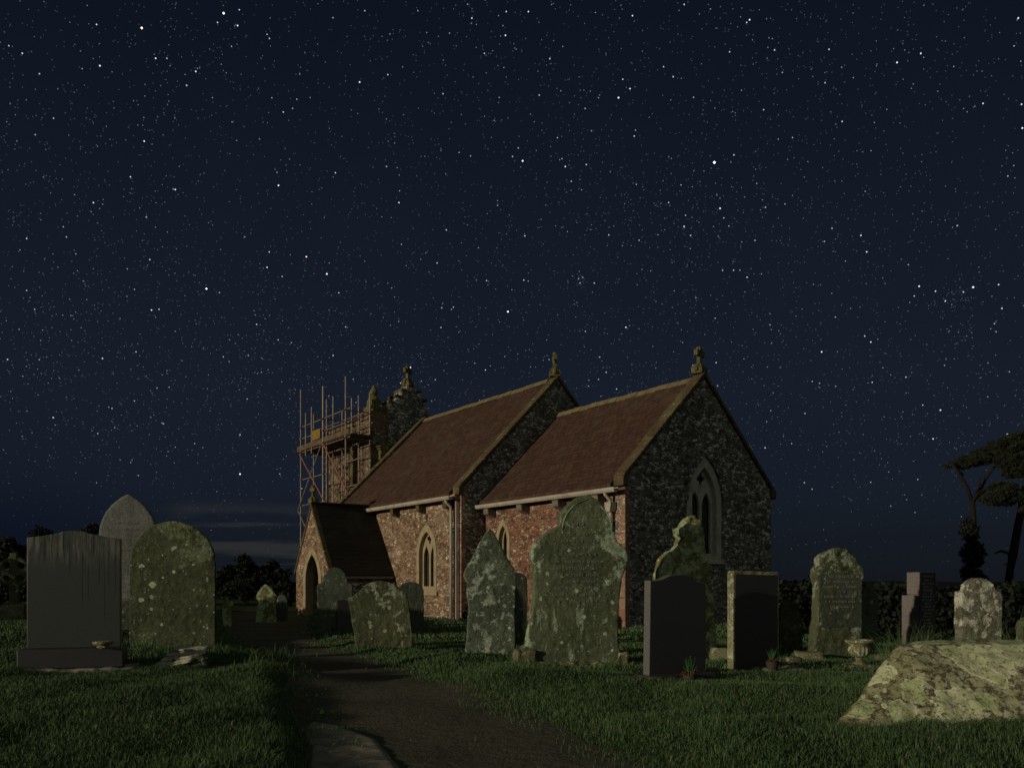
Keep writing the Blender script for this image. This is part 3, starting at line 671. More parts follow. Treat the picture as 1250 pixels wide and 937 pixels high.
# 19 black inscribed memorial with pink granite posts
Y = 12.5; k = Y / F; X = (1117 - 625) / F * Y; Z = G(X, Y); z0 = HOR - (Z - EYE) / Y * F
e = empty('headstone', (X, Y, Z), R(36), 'black memorial covered in rows of pale lettering with a pale pinkish lit end', 'headstone')
MB().box(-.06, .42, -.10, .10, (z0 - 725) * k, (z0 - 698) * k).build('slab', M['pink'], e, bevel=.006)
MB().box(-.055, .415, -.104, -.098, (z0 - 768) * k, (z0 - 699) * k).build('polished_face', M['pol_black'], e)
MB().box(-.05, .41, -.095, .09, -.1, (z0 - 724) * k).build('lower_slab', M['pink'], e, bevel=.004)
MB().box(-.17, -.07, -.10, .12, -.1, (z0 - 726) * k).build('end_post', M['pink'], e, bevel=.006)
MB().box(-.168, -.072, -.104, -.099, -.1, (z0 - 727) * k).build('post_face', M['pol_black'], e)
ins = inscription(e, [((z0 - p) * k, w * k, 2.2 * k, .8) for p, w in ((704, 24), (709, 14), (713, 28), (717, 20), (721, 22), (725, 24), (729, 28), (733, 28), (737, 14), (741, 30), (745, 28), (749, 18), (753, 24), (757, 30), (761, 18), (765, 28))], -.105, 'letter_w')
ins.location.x = .18

# 20 pale lichened
stone('headstone', 1194, 796, shouldered(1167, 1220, 705, 722, 796), 6, .13, 'st_white', 'white lichened headstone with rounded crown behind the coped tomb', y_fix=9.0, disp=.007, dscale=.05)
stone('headstone', 1256, 796, rounded(1243, 1270, 753, 764, 796), 6, .13, 'st_lean', 'headstone cut off by the right edge of the picture', y_fix=9.0, disp=.01)
# 22 coped tomb lower right
X0, Yb = 1.80, 4.62
ridge_z = .465
rows = []   # cross sections from the left foot to beyond the frame: (x, front y, back y, ridge y, top z)
for (x_, yf, yb_, yr, zt) in ((1.87, 4.66, 4.78, 4.72, .02), (2.00, 4.62, 4.95, 4.80, .10), (2.16, 4.60, 5.15, 4.92, .225), (2.31, 4.62, 5.30, 5.02, .35), (2.43, 4.60, 5.45, 5.08, .445), (2.55, 4.61, 5.6, 5.10, .468), (3.1, 4.60, 6.0, 5.10, .468), (3.6, 4.62, 6.0, 5.10, .462), (4.2, 4.60, 6.0, 5.10, .465), (4.7, 4.7, 5.9, 5.1, .40)):
    rows.append([(x_, yf, -.15), (x_, yf - .01, min(.03, zt * .4)), (x_, yf + (yr - yf) * .5, zt * .56 + .01), (x_, yr, zt * .97), (x_, yr + (yb_ - yr) * .25, zt), (x_, yb_, min(.03, zt * .4)), (x_, yb_, -.15)])
nr = len(rows[0]); tv_ = [p for r_ in rows for p in r_]; tf_ = []
for a_ in range(len(rows) - 1):
    for b_ in range(nr): q = a_ * nr + b_; q2 = a_ * nr + (b_ + 1) % nr; tf_.append((q, q2, q2 + nr, q + nr))
tf_ += [tuple(range(nr)), tuple((len(rows) - 1) * nr + b_ for b_ in range(nr))]
tb = MB().add(tv_, tf_)
to = tb.build('coped_tomb', M['tomb'], remesh=.018, disp=.009, dscale=.12); tag(to, 'massive sloping coped tomb crusted with lichen at lower right', 'tomb')
# rocks and kerb pieces
def rock(px, py, wpx, hpx, mat, label, group, yy=None):
    if yy: Y = yy; X = (px - 625) / F * Y; Z = G(X, Y)
    else: X, Y, Z = hit(px, py)
    k = Y / F; mb = MB()
    ico = bmesh.new(); bmesh.ops.create_icosphere(ico, subdivisions=3, radius=1)
    off = Vector((random.random() * 9, random.random() * 9, 0)); vs = []
    for v in ico.verts:
        p = v.co.copy(); p = Vector([max(-.72, min(.72, c)) for c in p]); p *= 1 + .30 * mnoise.noise(p * 1.6 + off) + .10 * mnoise.noise(p * 5 + off)
        vs.append((p.x * wpx * k * .65, p.y * wpx * k * .4, p.z * hpx * k * .75))
    mb.add(vs, [tuple(v.index for v in f.verts) for f in ico.faces]); ico.free()
    o = mb.build('rock', M[mat], smooth=True); o.location = (X, Y, Z + hpx * k * .25); o.rotation_euler = (0, 0, random.uniform(-.4, .4)); tag(o, label, 'rock', group); return o
GR = 'rough mossy stones lying among the graves'
for a in ((988, 806, 34, 14, 'rock', 'mossy stone at the foot of the ornate olive headstone'), (1008, 800, 26, 12, 'rock', 'flat mossy stone lying left of the urn'),
          (968, 810, 20, 11, 'rock', 'dark stone lying between the square dark headstone and the urn'), (1085, 806, 30, 9, 'rock', 'low stone in the grass just right of the urn'),
          (882, 806, 30, 20, 'rock', 'rounded stone wedged between the two dark polished headstones'), (752, 800, 20, 14, 'rock', 'stone lying against the right foot of the tallest headstone'),
          (905, 800, 20, 14, 'rock', 'stone hidden behind the foot of the square dark headstone'), (870, 822, 16, 10, 'rock', 'small stone beside the humped dark headstone'), (1090, 782, 40, 10, 'rock', 'far rubble strip behind the tomb')):
    rock(*a[:5], a[5], GR)
# pile of split slates, lower left
PX, PY, PZ = hit(222, 812)
for j in range(5):
    k = PY / F; mb = MB(); L = (34 - j * 3) * k; W = .10 - .008 * j
    ol = [(-L, -W), (-L * .4, -W * 1.2), (L * .6, -W * 1.1), (L, -W * .3), (L * .9, W), (0, W * 1.1), (-L * .8, W * .7)]
    mb.prism([(a * random.uniform(.85, 1.1), b * random.uniform(.85, 1.15)) for a, b in ol], [], lambda a, b, d: (a, b, d), 0, .022)
    o = mb.build('slate', M['slate'], remesh=.012, disp=.005, dscale=.05)
    o.location = (PX - .06 + .03 * j, PY + .02 * j, PZ + .02 + .03 * j); o.rotation_euler = (R(12), R(-16 + 4 * j), R(10 - 6 * j))
    tag(o, ['lowest broken slate of the heap before the olive headstone', 'second slate from the bottom of the broken heap', 'middle slate of the broken heap', 'fourth slate up in the broken heap', 'topmost slate of the broken heap'][j], 'slate', 'broken slates heaped before the olive headstone')
# mossy stone beside the slates
rock(236, 812, 44, 15, 'st_lean', 'mossy stone slab lying beside the heap of slates', GR)
# flowers in pots
def flowers(x, y, z, h, label, red=True):
    e = empty('flower_pot', (x, y, z), 0, label, 'flower pot')
    MB().lathe([(.045, 0), (.06, .07), (.064, .075), (.05, .07), (.01, .068)], 16).build('pot', M['plast'], e)
    mb = MB()
    for _ in range(26):
        a = random.random() * 6.28; r = random.uniform(.0, .05); hh = random.uniform(.4, 1) * h
        p0 = Vector((r * .3 * math.cos(a), r * .3 * math.sin(a), .06)); p1 = p0 + Vector((r * math.cos(a), r * math.sin(a), hh)); mb.tube([p0, (p0 + p1) / 2 + Vector((0, 0, .01)), p1], [.003, .004, .001], 4)
        q = p0.lerp(p1, random.uniform(.5, 1)); d = Vector((math.cos(a), math.sin(a), .4)) * .022; s2 = Vector((-math.sin(a), math.cos(a), 0)) * .009
        mb.add([q, q + d * .5 + s2, q + d, q + d * .5 - s2], [(0, 1, 2, 3)])
    mb.build('leaves', M['leafy'], e)
    mb = MB()
    for _ in range(9):
        a = random.random() * 6.28; r = random.uniform(.02, .07); c = (r * math.cos(a), r * math.sin(a), random.uniform(.07, .11))
        for q in range(5):
            b = q * 1.257; mb.sphere((c[0] + .011 * math.cos(b), c[1] + .011 * math.sin(b), c[2]), .009, (1, 1, .6))
    mb.build('petals', M['redpet'], e)
x, y, z, k = P13; flowers(x + .08, y - .22, z + .0, .17, 'red flowers and a green sprig in a pot before the humped dark headstone')
x, y, z, k = P14; flowers(x + .10, y - .24, z + .035, .14, 'red flowers in a pot on the slab before the square dark headstone')

# ------------------------------------------------------------------ church
GZ = -.43
CH = empty('church', (2.9, 21.0, GZ), math.atan2(-.811, .586), 'small stone church with clay tiled nave and chancel and a south porch', 'church')
def south(N0): return lambda a, h, d: (a, N0 + d, h)
def east(E0): return lambda a, h, d: (E0 - d, a, h)
def parch(c, w, z0, spring, top, n=8): return [(c + w / 2, z0)] + [(c + x, z) for x, z in arch_pts(w, spring, top, n, 'point')] + [(c - w / 2, z0)]
def window(f, c, wo, wi, z0, spring, top, mat, two=True, T=.6, sill=True, hood=False):
    """surround + tracery + glass"""
    d = (wo - wi) / 2
    w = MB().prism(parch(c, wo, z0 - .12, spring, top), [parch(c, wi, z0, spring, top - d * 1.5)], f, -.025, .22).build('window', M[mat], CH, bevel=.008)
    if two:
        lw = wi * .36; off = wi * .235; hs = []
        for s_ in (-1, 1):
            hs.append(parch(c + s_ * off, lw, z0 + .08, spring - .12, spring + .28, 6))
        cz = spring + (top - spring) * .52; q = []
        for i in range(24):
            a = i * 2 * math.pi / 24; rr = .135 * (1 + .32 * math.cos(4 * a)) * wi; q.append((c + rr * math.cos(a), cz + rr * math.sin(a) * 1.15))
        hs.append(q)
    else: hs = [parch(c, wi * .72, z0 + .06, spring, top - d * 1.5 - .1)]
    MB().prism(parch(c, wi + .02, z0 - .01, spring, top - d * 1.5 + .01), hs, f, .12, .20).build('tracery', M[mat], w, bevel=.006)
    MB().prism(parch(c, wi + .04, z0, spring, top - d * 1.5 + .02), [], f, .235, .26).build('pane', M['glass'], w)
    MB().prism([(c - wo / 2 - .06, z0 - .22), (c + wo / 2 + .06, z0 - .22), (c + wo / 2 + .06, z0 - .10), (c - wo / 2 - .06, z0 - .10)], [], f, -.07, .2).build('sill', M[mat], w, bevel=.015)
    if hood:
        ho = parch(c, wo + .22, spring, spring + .01, top + .13)[1:-1]; hi = parch(c, wo + .02, spring, spring + .01, top + .01)[1:-1]
        MB().prism(ho + hi[::-1], [], f, -.09, .02).build('hood_mould', M['wall_e'], w)
    return w
def hole(c, wo, z0, spring, top): return parch(c, wo - .06, z0 - .10, spring, top - .03)
NW = dict(c=-8.6, wo=1.35, wi=.98, z0=1.0, spring=2.15, top=3.18)
CW = dict(c=-5.42, wo=.74, wi=.44, z0=1.25, spring=2.5, top=3.2)
EW = dict(c=3.0, wo=1.42, wi=1.0, z0=1.95, spring=3.45, top=4.72)
HO = lambda d: hole(d['c'], d['wo'], d['z0'], d['spring'], d['top'])
T = .6
# nave south wall
MB().prism([(-16, -.5), (-6.44, -.5), (-6.44, 4.12), (-16, 4.12)], [HO(NW)], south(-.89), 0, T).build('nave_wall', M['wall_s'], CH)
MB().prism([(-16, -.5), (-6.44, -.5), (-6.44, 4.12), (-16, 4.12)], [], south(6.89), -T, 0).build('nave_wall', M['wall_e'], CH)
MB().prism([(-.89, -.5), (6.89, -.5), (6.89, 4.16), (3, 8.12), (-.89, 4.16)], [], east(-6.43), 0, .5).build('nave_gable', M['wall_e'], CH)
MB().prism([(-.89, -.5), (6.89, -.5), (6.89, 4.16), (3, 8.12), (-.89, 4.16)], [], east(-15.9), 0, .5).build('nave_gable', M['wall_e'], CH)
# chancel
MB().prism([(-6.40, -.5), (-.01, -.5), (-.01, 3.88), (-6.40, 3.88)], [HO(CW)], south(0), .004, T).build('chancel_wall', M['wall_c'], CH)
MB().prism([(-6.40, -.5), (-.01, -.5), (-.01, 3.88), (-6.40, 3.88)], [], south(6), -T, -.004).build('chancel_wall', M['wall_e'], CH)
MB().prism([(0, -.5), (6, -.5), (6, 3.9), (3, 6.9), (0, 3.9)], [HO(EW)], east(0), 0, .5).build('chancel_gable', M['wall_e'], CH)
window(south(-.89), **NW, mat='dress'); window(south(0), **CW, mat='dress', two=False)
window(east(0), **EW, mat='dress_e', hood=True)
# relieving arch of stones round the nave window
ra = MB()
for s_ in (-1, 1):
    for i in range(9):
        th = i / 8; pts = arch_pts(NW['wo'] + .0, NW['spring'], NW['top'], 8, 'point'); p = pts[i] if s_ > 0 else pts[-1 - i]
        d = Vector((p[0], 0, (p[1] - NW['spring']) + .25)).normalized()
        a = math.atan2(d.x, d.z); Mx = Matrix.Translation((NW['c'] + p[0], 0, p[1])) @ Matrix.Rotation(a, 4, 'Y')
        ra.box(-.045, .045, -.905, -.88, .01, .30, Mx)
ra.build('relieving_arch', M['wall_s'], CH, bevel=.008)
# quoins (red dressed corner stones)
def quoins(E0, N0, ztop, se):
    q = MB(); z = -.3; i = 0
    while z < ztop - .05:
        h = random.uniform(.24, .34); h = min(h, ztop - z); L = .42 if i % 2 else .26
        q.box(E0 - L, E0 + .006, N0 - .012, N0 + .16, z + .008, z + h - .008); z += h; i += 1
    q.build('quoins', M['quoin'], CH, bevel=.01)
quoins(.004, 0, 3.85, 1); quoins(-6.432, -.89, 4.1, 1)
quoins(-15.3, -.89, 4.1, 1)
# roofs
def roof(E0, E1, Nc, half, eave, ridge, mat, name, th=.09, over=.24):
    sl = (ridge - eave) / half
    for sgn in (-1, 1):
        o_n = Nc + sgn * (half + over); ez = eave - sl * over
        mb = MB(); prof = [(o_n, ez), (Nc, ridge), (Nc, ridge + th * 1.3), (o_n, ez + th * 1.2)]
        nx = max(2, int(abs(E1 - E0) / .25)); ny = 40; vs = []; fs = []
        for i in range(nx + 1):
            E = E0 + (E1 - E0) * i / nx
            for j in range(ny + 1):
                N = o_n + (Nc - o_n) * j / ny; zz = ez + (ridge - ez) * j / ny + th * 1.3
                zz += .04 * mnoise.noise(Vector((E * .5, N * .8, ridge))) + .020 * mnoise.noise(Vector((E * .9, N * 3.2, ridge)))
                vs.append((E, N, zz))
        n1 = ny + 1; tot = len(vs); vs += [(a, b2, c - th) for a, b2, c in vs]
        for i in range(nx):
            for j in range(ny):
                q = i * n1 + j; fs += [(q, q + 1, q + n1 + 1, q + n1), (tot + q, tot + q + n1, tot + q + n1 + 1, tot + q + 1)]
        for i in range(nx): q = i * n1; fs += [(q, q + n1, tot + q + n1, tot + q)]; q = i * n1 + ny; fs += [(q, tot + q, tot + q + n1, q + n1)]
        for j in range(ny): q = j; fs += [(q, tot + q, tot + q + 1, q + 1)]; q = nx * n1 + j; fs += [(q, q + 1, tot + q + 1, tot + q)]
        mb.add(vs, fs); mb.build(name, M[mat], CH, smooth=False)
roof(-15.5, -6.78, 3, 3.89, 4.16, 8.05, 'roof', 'nave_roof')
roof(-6.42, -.30, 3, 3.0, 3.88, 6.80, 'roof', 'chancel_roof')
def ridge(E0, E1, N, z, name='ridge_tiles'):
    mb = MB(); L = .42; n = int(abs(E1 - E0) / L); L = (E1 - E0) / n
    for i in range(n):
        a = E0 + i * L; dz = random.uniform(-.012, .012)
        mb.prism([(-.16, -.12), (-.03, .04), (.03, .04), (.16, -.12), (.13, -.14), (0, 0), (-.13, -.14)], [], lambda u, h, d: (a + d, N + u, z + h + dz), .006, L - .006)
    mb.build(name, M['ridge'], CH)
ridge(-15.5, -6.9, 3, 8.20); ridge(-6.4, -.42, 3, 6.95)
# copings, kneelers
def coping(E0, w, Nc, half, eave, ridge_z, th=.16):
    mb = MB()
    for sgn in (-1, 1):
        n = 9; ez = eave - .04; 
        for i in range(n):
            a0, a1 = i / n, (i + 1) / n - .004
            N0 = Nc + sgn * (half + .08) * (1 - a0); N1 = Nc + sgn * (half + .08) * (1 - a1); z0 = ez + (ridge_z - ez) * a0; z1 = ez + (ridge_z - ez) * a1
            dz = random.uniform(-.008, .008)
            pr = [(N0, z0 + .02 + dz), (N1, z1 + .02 + dz), (N1, z1 + th * 1.5 + dz), (N0, z0 + th * 1.5 + dz)]
            mb.prism(pr, [], lambda a, h, d: (E0 - d, a, h), -.06, w)
    mb.build('coping', M['coping'], CH, bevel=.015)
    for sgn in (-1, 1):
        N = Nc + sgn * (half + .05)
        MB().box(E0 - w + .05, E0 + .075, N - .10, N + .10, eave - .20, eave + .08).build('kneeler', M['coping'], CH, bevel=.03, seg=2)
coping(0, .34, 3, 3.0, 3.90, 6.92, .11); coping(-6.43, .34, 3, 3.89, 4.16, 8.12, .11); coping(-15.5, .30, 3, 3.89, 4.16, 8.10)
# finials
def cross(E, N, z, s, name='finial', ring=False, mat='finial', yaw=0):
    mb = MB(); Mx = Matrix.Translation((E, N, z)) @ Matrix.Rotation(yaw, 4, 'Z') @ Matrix.Scale(s, 4)
    def bx(*a): mb.box(*a, Mx)
    bx(-.22, .22, -.26, .26, -.20, .06); bx(-.15, .15, -.17, .17, .06, .16); bx(-.075, .075, -.08, .08, .14, .72)
    bx(-.07, .07, -.24, .24, .50, .66); bx(-.09, .09, -.11, .11, .68, .82)
    for y in (-.25, .25): bx(-.085, .085, y - .07, y + .07, .47, .70)
    if ring:
        pts = [(0, .21 * math.cos(a * math.pi / 8), .58 + .21 * math.sin(a * math.pi / 8)) for a in range(17)]
        mb2 = MB().tube(pts, .055, 6); mb.add([Mx @ Vector(v) for v in mb2.v], mb2.f)
    for sg in (-1, 1):
        for q in (0, 1): bx(-.06, .06, sg * .2 - .05 + sg * q * .09, sg * .2 + .05 + sg * q * .09, .0 - q * .12, .15 - q * .10)
    mb.build(name, M[mat], CH, remesh=.022 * s, disp=.012 * s, dscale=.09)
cross(-.17, 3, 7.18, .74, yaw=R(18)); cross(-6.60, 3, 8.40, .82, ring=True, yaw=R(55))
# gutters, corbels, pipes
def eave_line(E0, E1, N, z, dw, mat='gutter', name='gutter'):
    mb = MB(); pr = [(-.085, .05), (-.085, -.02), (-.05, -.07), (.05, -.07), (.085, -.02), (.085, .05), (.07, .05), (.06, -.03), (-.06, -.03), (-.07, .05)]
    mb.prism(pr, [], lambda u, h, d: (E0 + d, N + u, z + h), 0, E1 - E0); mb.build(name, M[mat], CH, bevel=.004)
eave_line(-15.3, -6.5, -1.24, 3.87, 0); eave_line(-6.38, .02, -.335, 3.60, 0)
MB().box(-15.3, -6.5, -1.09, -.885, 3.83, 3.98).build('wall_plate', M['quoin'], CH); MB().box(-6.38, -.3, -.21, .0, 3.56, 3.70).build('wall_plate', M['quoin'], CH)
for t_ in (7.0, 8.75, 10.6, 12.5, 14.3):
    MB().prism([(0, 0), (-.28, .10), (-.30, .30), (0, .30)], [], lambda a, h, d: (-t_ + d, -.89 + a, 3.50 + h), -.1, .1).build('corbel', M['coping'], CH, bevel=.02)
for t_ in (5.95, 4.2, 2.5, .85):
    MB().prism([(0, 0), (-.30, .10), (-.32, .28), (0, .28)], [], lambda a, h, d: (-t_ + d, 0 + a, 3.24 + h), -.13, .13).build('corbel', M['lead'], CH, bevel=.02)
def pipe(E, N, ztop, hop):
    p = MB(); p.tube([(E, N - .33, ztop - .04), (E, N - .30, ztop - .10), (E, N - .13, ztop - .24), (E, N - .12, ztop - .5), (E, N - .12, .05)], .05, 10)
    o = p.build('downpipe', M['gutter'], CH, smooth=True)
    if hop: MB().prism([(-.08, 0), (.08, 0), (.12, .2), (.12, .26), (-.12, .26), (-.12, .2)], [], lambda a, h, d: (E + a, N - .12 + d, ztop - .55 + h), -.11, .1).build('hopper', M['gutter'], o, bevel=.01)
    for zz in (.6, 1.7, 2.8): MB().box(E - .075, E + .075, N - .12, N - .0, zz, zz + .05).build('bracket', M['lead'], o)
pipe(-6.85, -.89, 3.85, False); pipe(-.42, 0, 3.6, True)
# dark pipe next to the nave corner
MB().tube([(-6.55, -1.0, 3.9), (-6.55, -1.0, .0)], .045, 8).build('downpipe', M['lead'], CH)

# porch
PE0, PE1, PN, PC = -14.1, -11.1, -3.30, -12.6
PW = MB().prism([(PE0, -.5), (PE1, -.5), (PE1, 1.66), (PC, 3.86), (PE0, 1.66)], [parch(PC + .05, 1.22, -.45, 1.25, 2.22)], south(PN), 0, .42).build('porch_gable', M['wall_s'], CH)
MB().prism(parch(PC + .05, 1.66, -.3, 1.25, 2.46), [parch(PC + .05, 1.20, -.28, 1.25, 2.20)], south(PN), -.03, .30).build('door_arch', M['dress'], CH, bevel=.012)
MB().box(PE1 - .35, PE1, PN + .424, -.9, -.5, 1.62).build('porch_wall', M['wall_e'], CH)
MB().box(PE0, PE0 + .35, PN + .424, -.9, -.5, 1.62).build('porch_wall', M['wall_e'], CH)
dr = MB().prism(parch(PC, 1.1, -.3, 1.3, 2.1), [], south(-.89), -.08, -.03).build('door', M['wood'], CH)
MB().sphere((PC + .35, -1.0, .95), .05).build('handle', M['lead'], dr)
for sg in (-1, 1):
    hw = 1.5; ov = .22; sl = (3.9 - 1.66) / hw; vs = []
    pr = [(PC, 3.92), (PC + sg * (hw + ov), 3.92 - sl * (hw + ov)), (PC + sg * (hw + ov), 3.92 - sl * (hw + ov) + .12), (PC, 4.05)]
    MB().prism(pr, [], south(0), PN - .07 if False else PN + .12, -.895).build('porch_roof', M['roof_p'], CH)
    cp = [(PC, 3.86), (PC + sg * (hw + .10), 3.86 - sl * (hw + .10)), (PC + sg * (hw + .10), 3.86 - sl * (hw + .10) + .16), (PC, 4.04)]
    MB().prism(cp, [], south(0), PN - .04, PN + .12).build('coping', M['coping'], CH, bevel=.01)
MB().box(PC - .1, PC + .1, PN + .1, -.9, 4.0, 4.09).build('ridge_tiles', M['roof_p'], CH, bevel=.02)
cross(PC, PN + .05, 4.16, .62, yaw=R(90))
MB().box(PE1 + .17, PE1 + .27, PN + .15, -.95, 1.34, 1.42).build('gutter', M['lead'], CH)

# tower
TE = -16.72
prof = [(1.12, -.5), (5.0, -.5), (5.0, 8.0), (4.3, 8.5), (3.95, 8.7), (3.8, 9.05), (3.6, 9.25), (3.5, 9.55), (3.25, 9.65), (3.2, 9.9), (2.8, 9.9), (2.75, 9.65), (2.5, 9.6), (2.48, 9.35), (2.2, 9.3), (2.18, 9.05), (1.85, 9.0), (1.83, 8.75), (1.5, 8.72), (1.12, 8.62)]
MB().prism(prof, [], east(TE), 0, .7).build('tower_gable', M['wall_e'], CH, remesh=.07, disp=.03, dscale=.3)
MB().box(-21.4, TE - .7, 1.12, 1.8, -.5, 8.35).build('tower_wall', M['wall_t'], CH)
MB().box(-21.4, -20.7, 1.8, 4.9, -.5, 8.35).build('tower_wall', M['wall_t'], CH); MB().box(-20.7, TE - .7, 4.3, 5.0, -.5, 8.35).build('tower_wall', M['wall_t'], CH)
MB().box(-17.7, TE + .01, .98, 1.9, -.5, 8.6).build('tower_buttress', M['wall_t'], CH, bevel=.03)
MB().box(-18.5, -18.2, .85, 1.12, -.5, 7.2).build('tower_buttress', M['coping'], CH, bevel=.03)
# roof behind the stepped gable
MB().prism([(1.1, 8.36), (1.6, 8.36), (3.0, 9.35), (4.5, 8.36), (4.9, 8.36), (3.0, 9.55)], [], east(TE - .7), .01, 3.6).build('tower_roof', M['roof'], CH)
cm = MB()
for (n_, z_) in ((3.0, 9.95), (3.35, 9.72), (3.66, 9.35), (2.62, 9.66), (2.33, 9.36), (2.0, 9.06), (1.66, 8.8)):
    cm.box(TE - .70, TE + .04, n_ - .15, n_ + .15, z_ - .06, z_ + .05)
cm.build('coping', M['coping'], CH, bevel=.02)
cross(TE - .35, 3.0, 10.12, .85, yaw=R(30))
pn = MB().box(TE - .75, TE + .02, 1.0, 1.75, 8.6, 8.8).box(TE - .6, TE - .15, 1.12, 1.6, 8.8, 9.1).lathe([(.2, 0), (.24, .12), (.12, .2), (.16, .3), (.2, .42), (.1, .55), (.12, .62), (.02, .72)], 12, (TE - .38, 1.36, 9.05))
pn.build('pinnacle', M['finial'], CH, remesh=.03, disp=.02)
MB().box(TE, TE + .3, 1.3, 1.75, 6.9, 7.25).box(TE, TE + .2, 1.38, 1.68, 6.4, 6.9).build('corbel', M['finial'], CH, remesh=.03, disp=.015)

# ------------------------------------------------------------------ scaffolding on the tower
SC = empty('scaffolding', (2.9, 21.0, GZ), math.atan2(-.811, .586), 'tube scaffolding with a boarded platform round the church tower', 'scaffolding')
No, Ni, PZ_ = -.30, .78, 7.30
def pole(t_, N, z1, z0=0, r=.032, mat='scaff'): return MB().tube([(-t_, N, z0), (-t_, N, z1)], r, 8).build('standard', M[mat], SC)
pole(21.3, No, 10.15); pole(18.7, No, 9.8, r=.045); pole(18.55, No + .1, 9.2); pole(16.35, No, 9.75)
pole(20.1, Ni, 9.75); pole(22.4, Ni, 9.3); pole(17.4, Ni, 9.3); pole(16.1, Ni - .1, 9.15, 7.0); pole(20.7, No, 8.95, 7.0); pole(20.0, No, 9.1, 7.0); pole(18.1, Ni, 9.3, 7.0)
pole(19.1, Ni, 8.9)
def ledger(a, b, name='ledger', mat='scaff', r=.026): return MB().tube([a, b], r, 6).build(name, M[mat], SC)
for z in (PZ_ - .08, PZ_ + .55, PZ_ + 1.1, 5.95, 4.75, 3.2, 1.6):
    ledger((-21.55, No + .05, z), (-(18.4 if z < 7 else 16.0), No + .05, z))
    if z > 7: ledger((-22.6, Ni - .04, z + .04), (-15.9, Ni - .04, z + .04))
for t_ in (21.3, 18.7, 16.35): 
    for z in (PZ_ - .12, PZ_ + 1.05): ledger((-t_ + .05, No - .3, z), (-t_ + .05, Ni + .3, z), 'transom')
for z in (6.5, 5.4): ledger((-20.3, Ni - .06, z), (-16.6, Ni - .06, z + .05))
ledger((-21.35, No - .05, 7.15), (-18.1, No - .05, 4.4), 'brace', 'redtube'); ledger((-18.7, No - .06, 7.3), (-21.5, No - .06, 4.55), 'brace')
ledger((-18.7, No - .05, 7.35), (-16.1, No - .05, 4.9), 'brace', 'redtube'); ledger((-21.5, No - .05, 4.5), (-18.6, No - .05, 2.0), 'brace'); ledger((-20.1, Ni - .1, 6.9), (-17.4, Ni - .1, 4.3), 'brace')
for j in range(5):
    n0 = No + .02 + j * .215
    MB().box(-21.7, -15.9, n0, n0 + .205, PZ_, PZ_ + .045).build('platform_board', M['board'], SC)
MB().box(-21.7, -18.75, No - .03, No + .0, PZ_ - .02, PZ_ + .22).build('toe_board', M['board'], SC)
MB().box(-18.6, -16.0, No - .03, No + .0, PZ_ + .03, PZ_ + .25).build('toe_board', M['board'], SC)
yb = MB().box(-19.75, -18.85, No - .09, No - .05, PZ_ + .24, PZ_ + .66)
yb.build('yellow_panel', M['yellow'], SC)
# coupler clamps
for t_ in (21.3, 18.7, 16.35):
    for z in (PZ_ - .08, PZ_ + .55, PZ_ + 1.1, 5.95): MB().box(-t_ - .05, -t_ + .05, No - .05, No + .09, z - .04, z + .04).build('coupler', M['lead'], SC, bevel=.008)
LD = empty('ladder', (2.9, 21.0, GZ), math.atan2(-.811, .586), 'narrow access ladder rising inside the tower scaffolding', 'ladder')
for dx in (-.2, .2): MB().tube([(-19.6 + dx, No + .3, 0), (-19.4 + dx, No + .45, 8.3)], .02, 6).build('rail', M['board'], LD)
for i in range(30):
    z = .3 + i * .26; f_ = z / 8.3; MB().tube([(-19.8 + .2 * f_, No + .3 + .15 * f_, z), (-19.4 + .2 * f_, No + .3 + .15 * f_, z)], .014, 6).build('rung', M['scaff'], LD)

# ------------------------------------------------------------------ trees and bushes
def tree_pine(name, base, trunk, limbs, clumps, label, per=1500, ivy=None):
    e = empty(name, base, 0, label, 'tree'); mb = MB()
    mb.tube([p[:3] for p in trunk], [p[3] for p in trunk], 10)
    for l in limbs: mb.tube([p[:3] for p in l], [p[3] for p in l], 7)
    mb.build('trunk', M['bark'], e, smooth=True)
    leaves('crown', clumps, per, .085, M['pine'], e, .2)
    if ivy: leaves('ivy', ivy, 900, .07, M['foliage'], e, .8)
    return e
# tree 1: x 1187 at Y 50
def tp(px, py, Y, base): return ((px - 625) / F * Y - base[0], 0, EYE + (HOR - py) / F * Y - base[2])
Yt = 46.0; bx = (1186 - 625) / F * Yt; base = (bx, Yt, G(bx, Yt))
def T1(px, py, r, dy=0): a = tp(px, py, Yt, base); return (a[0], dy, a[2], r)
tr = [(T1(1184, 745, .3)[0], 0, -.4, .42), T1(1184, 745, .34), T1(1184, 700, .28), T1(1187, 660, .21), T1(1188, 632, .16), T1(1187, 612, .13)]
li = [[T1(1187, 612, .11), T1(1182, 595, .09, .1), T1(1176, 580, .10, .3), T1(1170, 565, .06, .3), T1(1160, 560, .03, .3)],
      [T1(1187, 612, .11), T1(1192, 600, .09, -.3), T1(1198, 583, .1, -.5), T1(1206, 572, .07, -.6), T1(1216, 566, .04, -.8)],
      [T1(1189, 610, .12), T1(1205, 600, .1, .5), T1(1214, 596, .07, .9), T1(1226, 588, .04, 1.2)],
      [T1(1190, 606, .07), T1(1188, 594, .05, -.6), T1(1187, 584, .03, -.8)],
      [T1(1186, 640, .07), T1(1178, 634, .05, 0), T1(1172, 636, .03, 0)], [T1(1176, 580, .07), T1(1166, 570, .05), T1(1160, 563, .02)]]
def clm(T, cx, cy, wpx, hpx, n, dyr=1.4):
    out = []
    for _ in range(n):
        px = cx + random.uniform(-1, 1) * wpx; py = cy + random.uniform(-1, 1) * hpx; a = T(px, py, 0); r = random.uniform(.35, .75)
        out.append((a[0], random.uniform(-dyr, dyr), a[2], r, r * 1.1, r * .38))
    return out
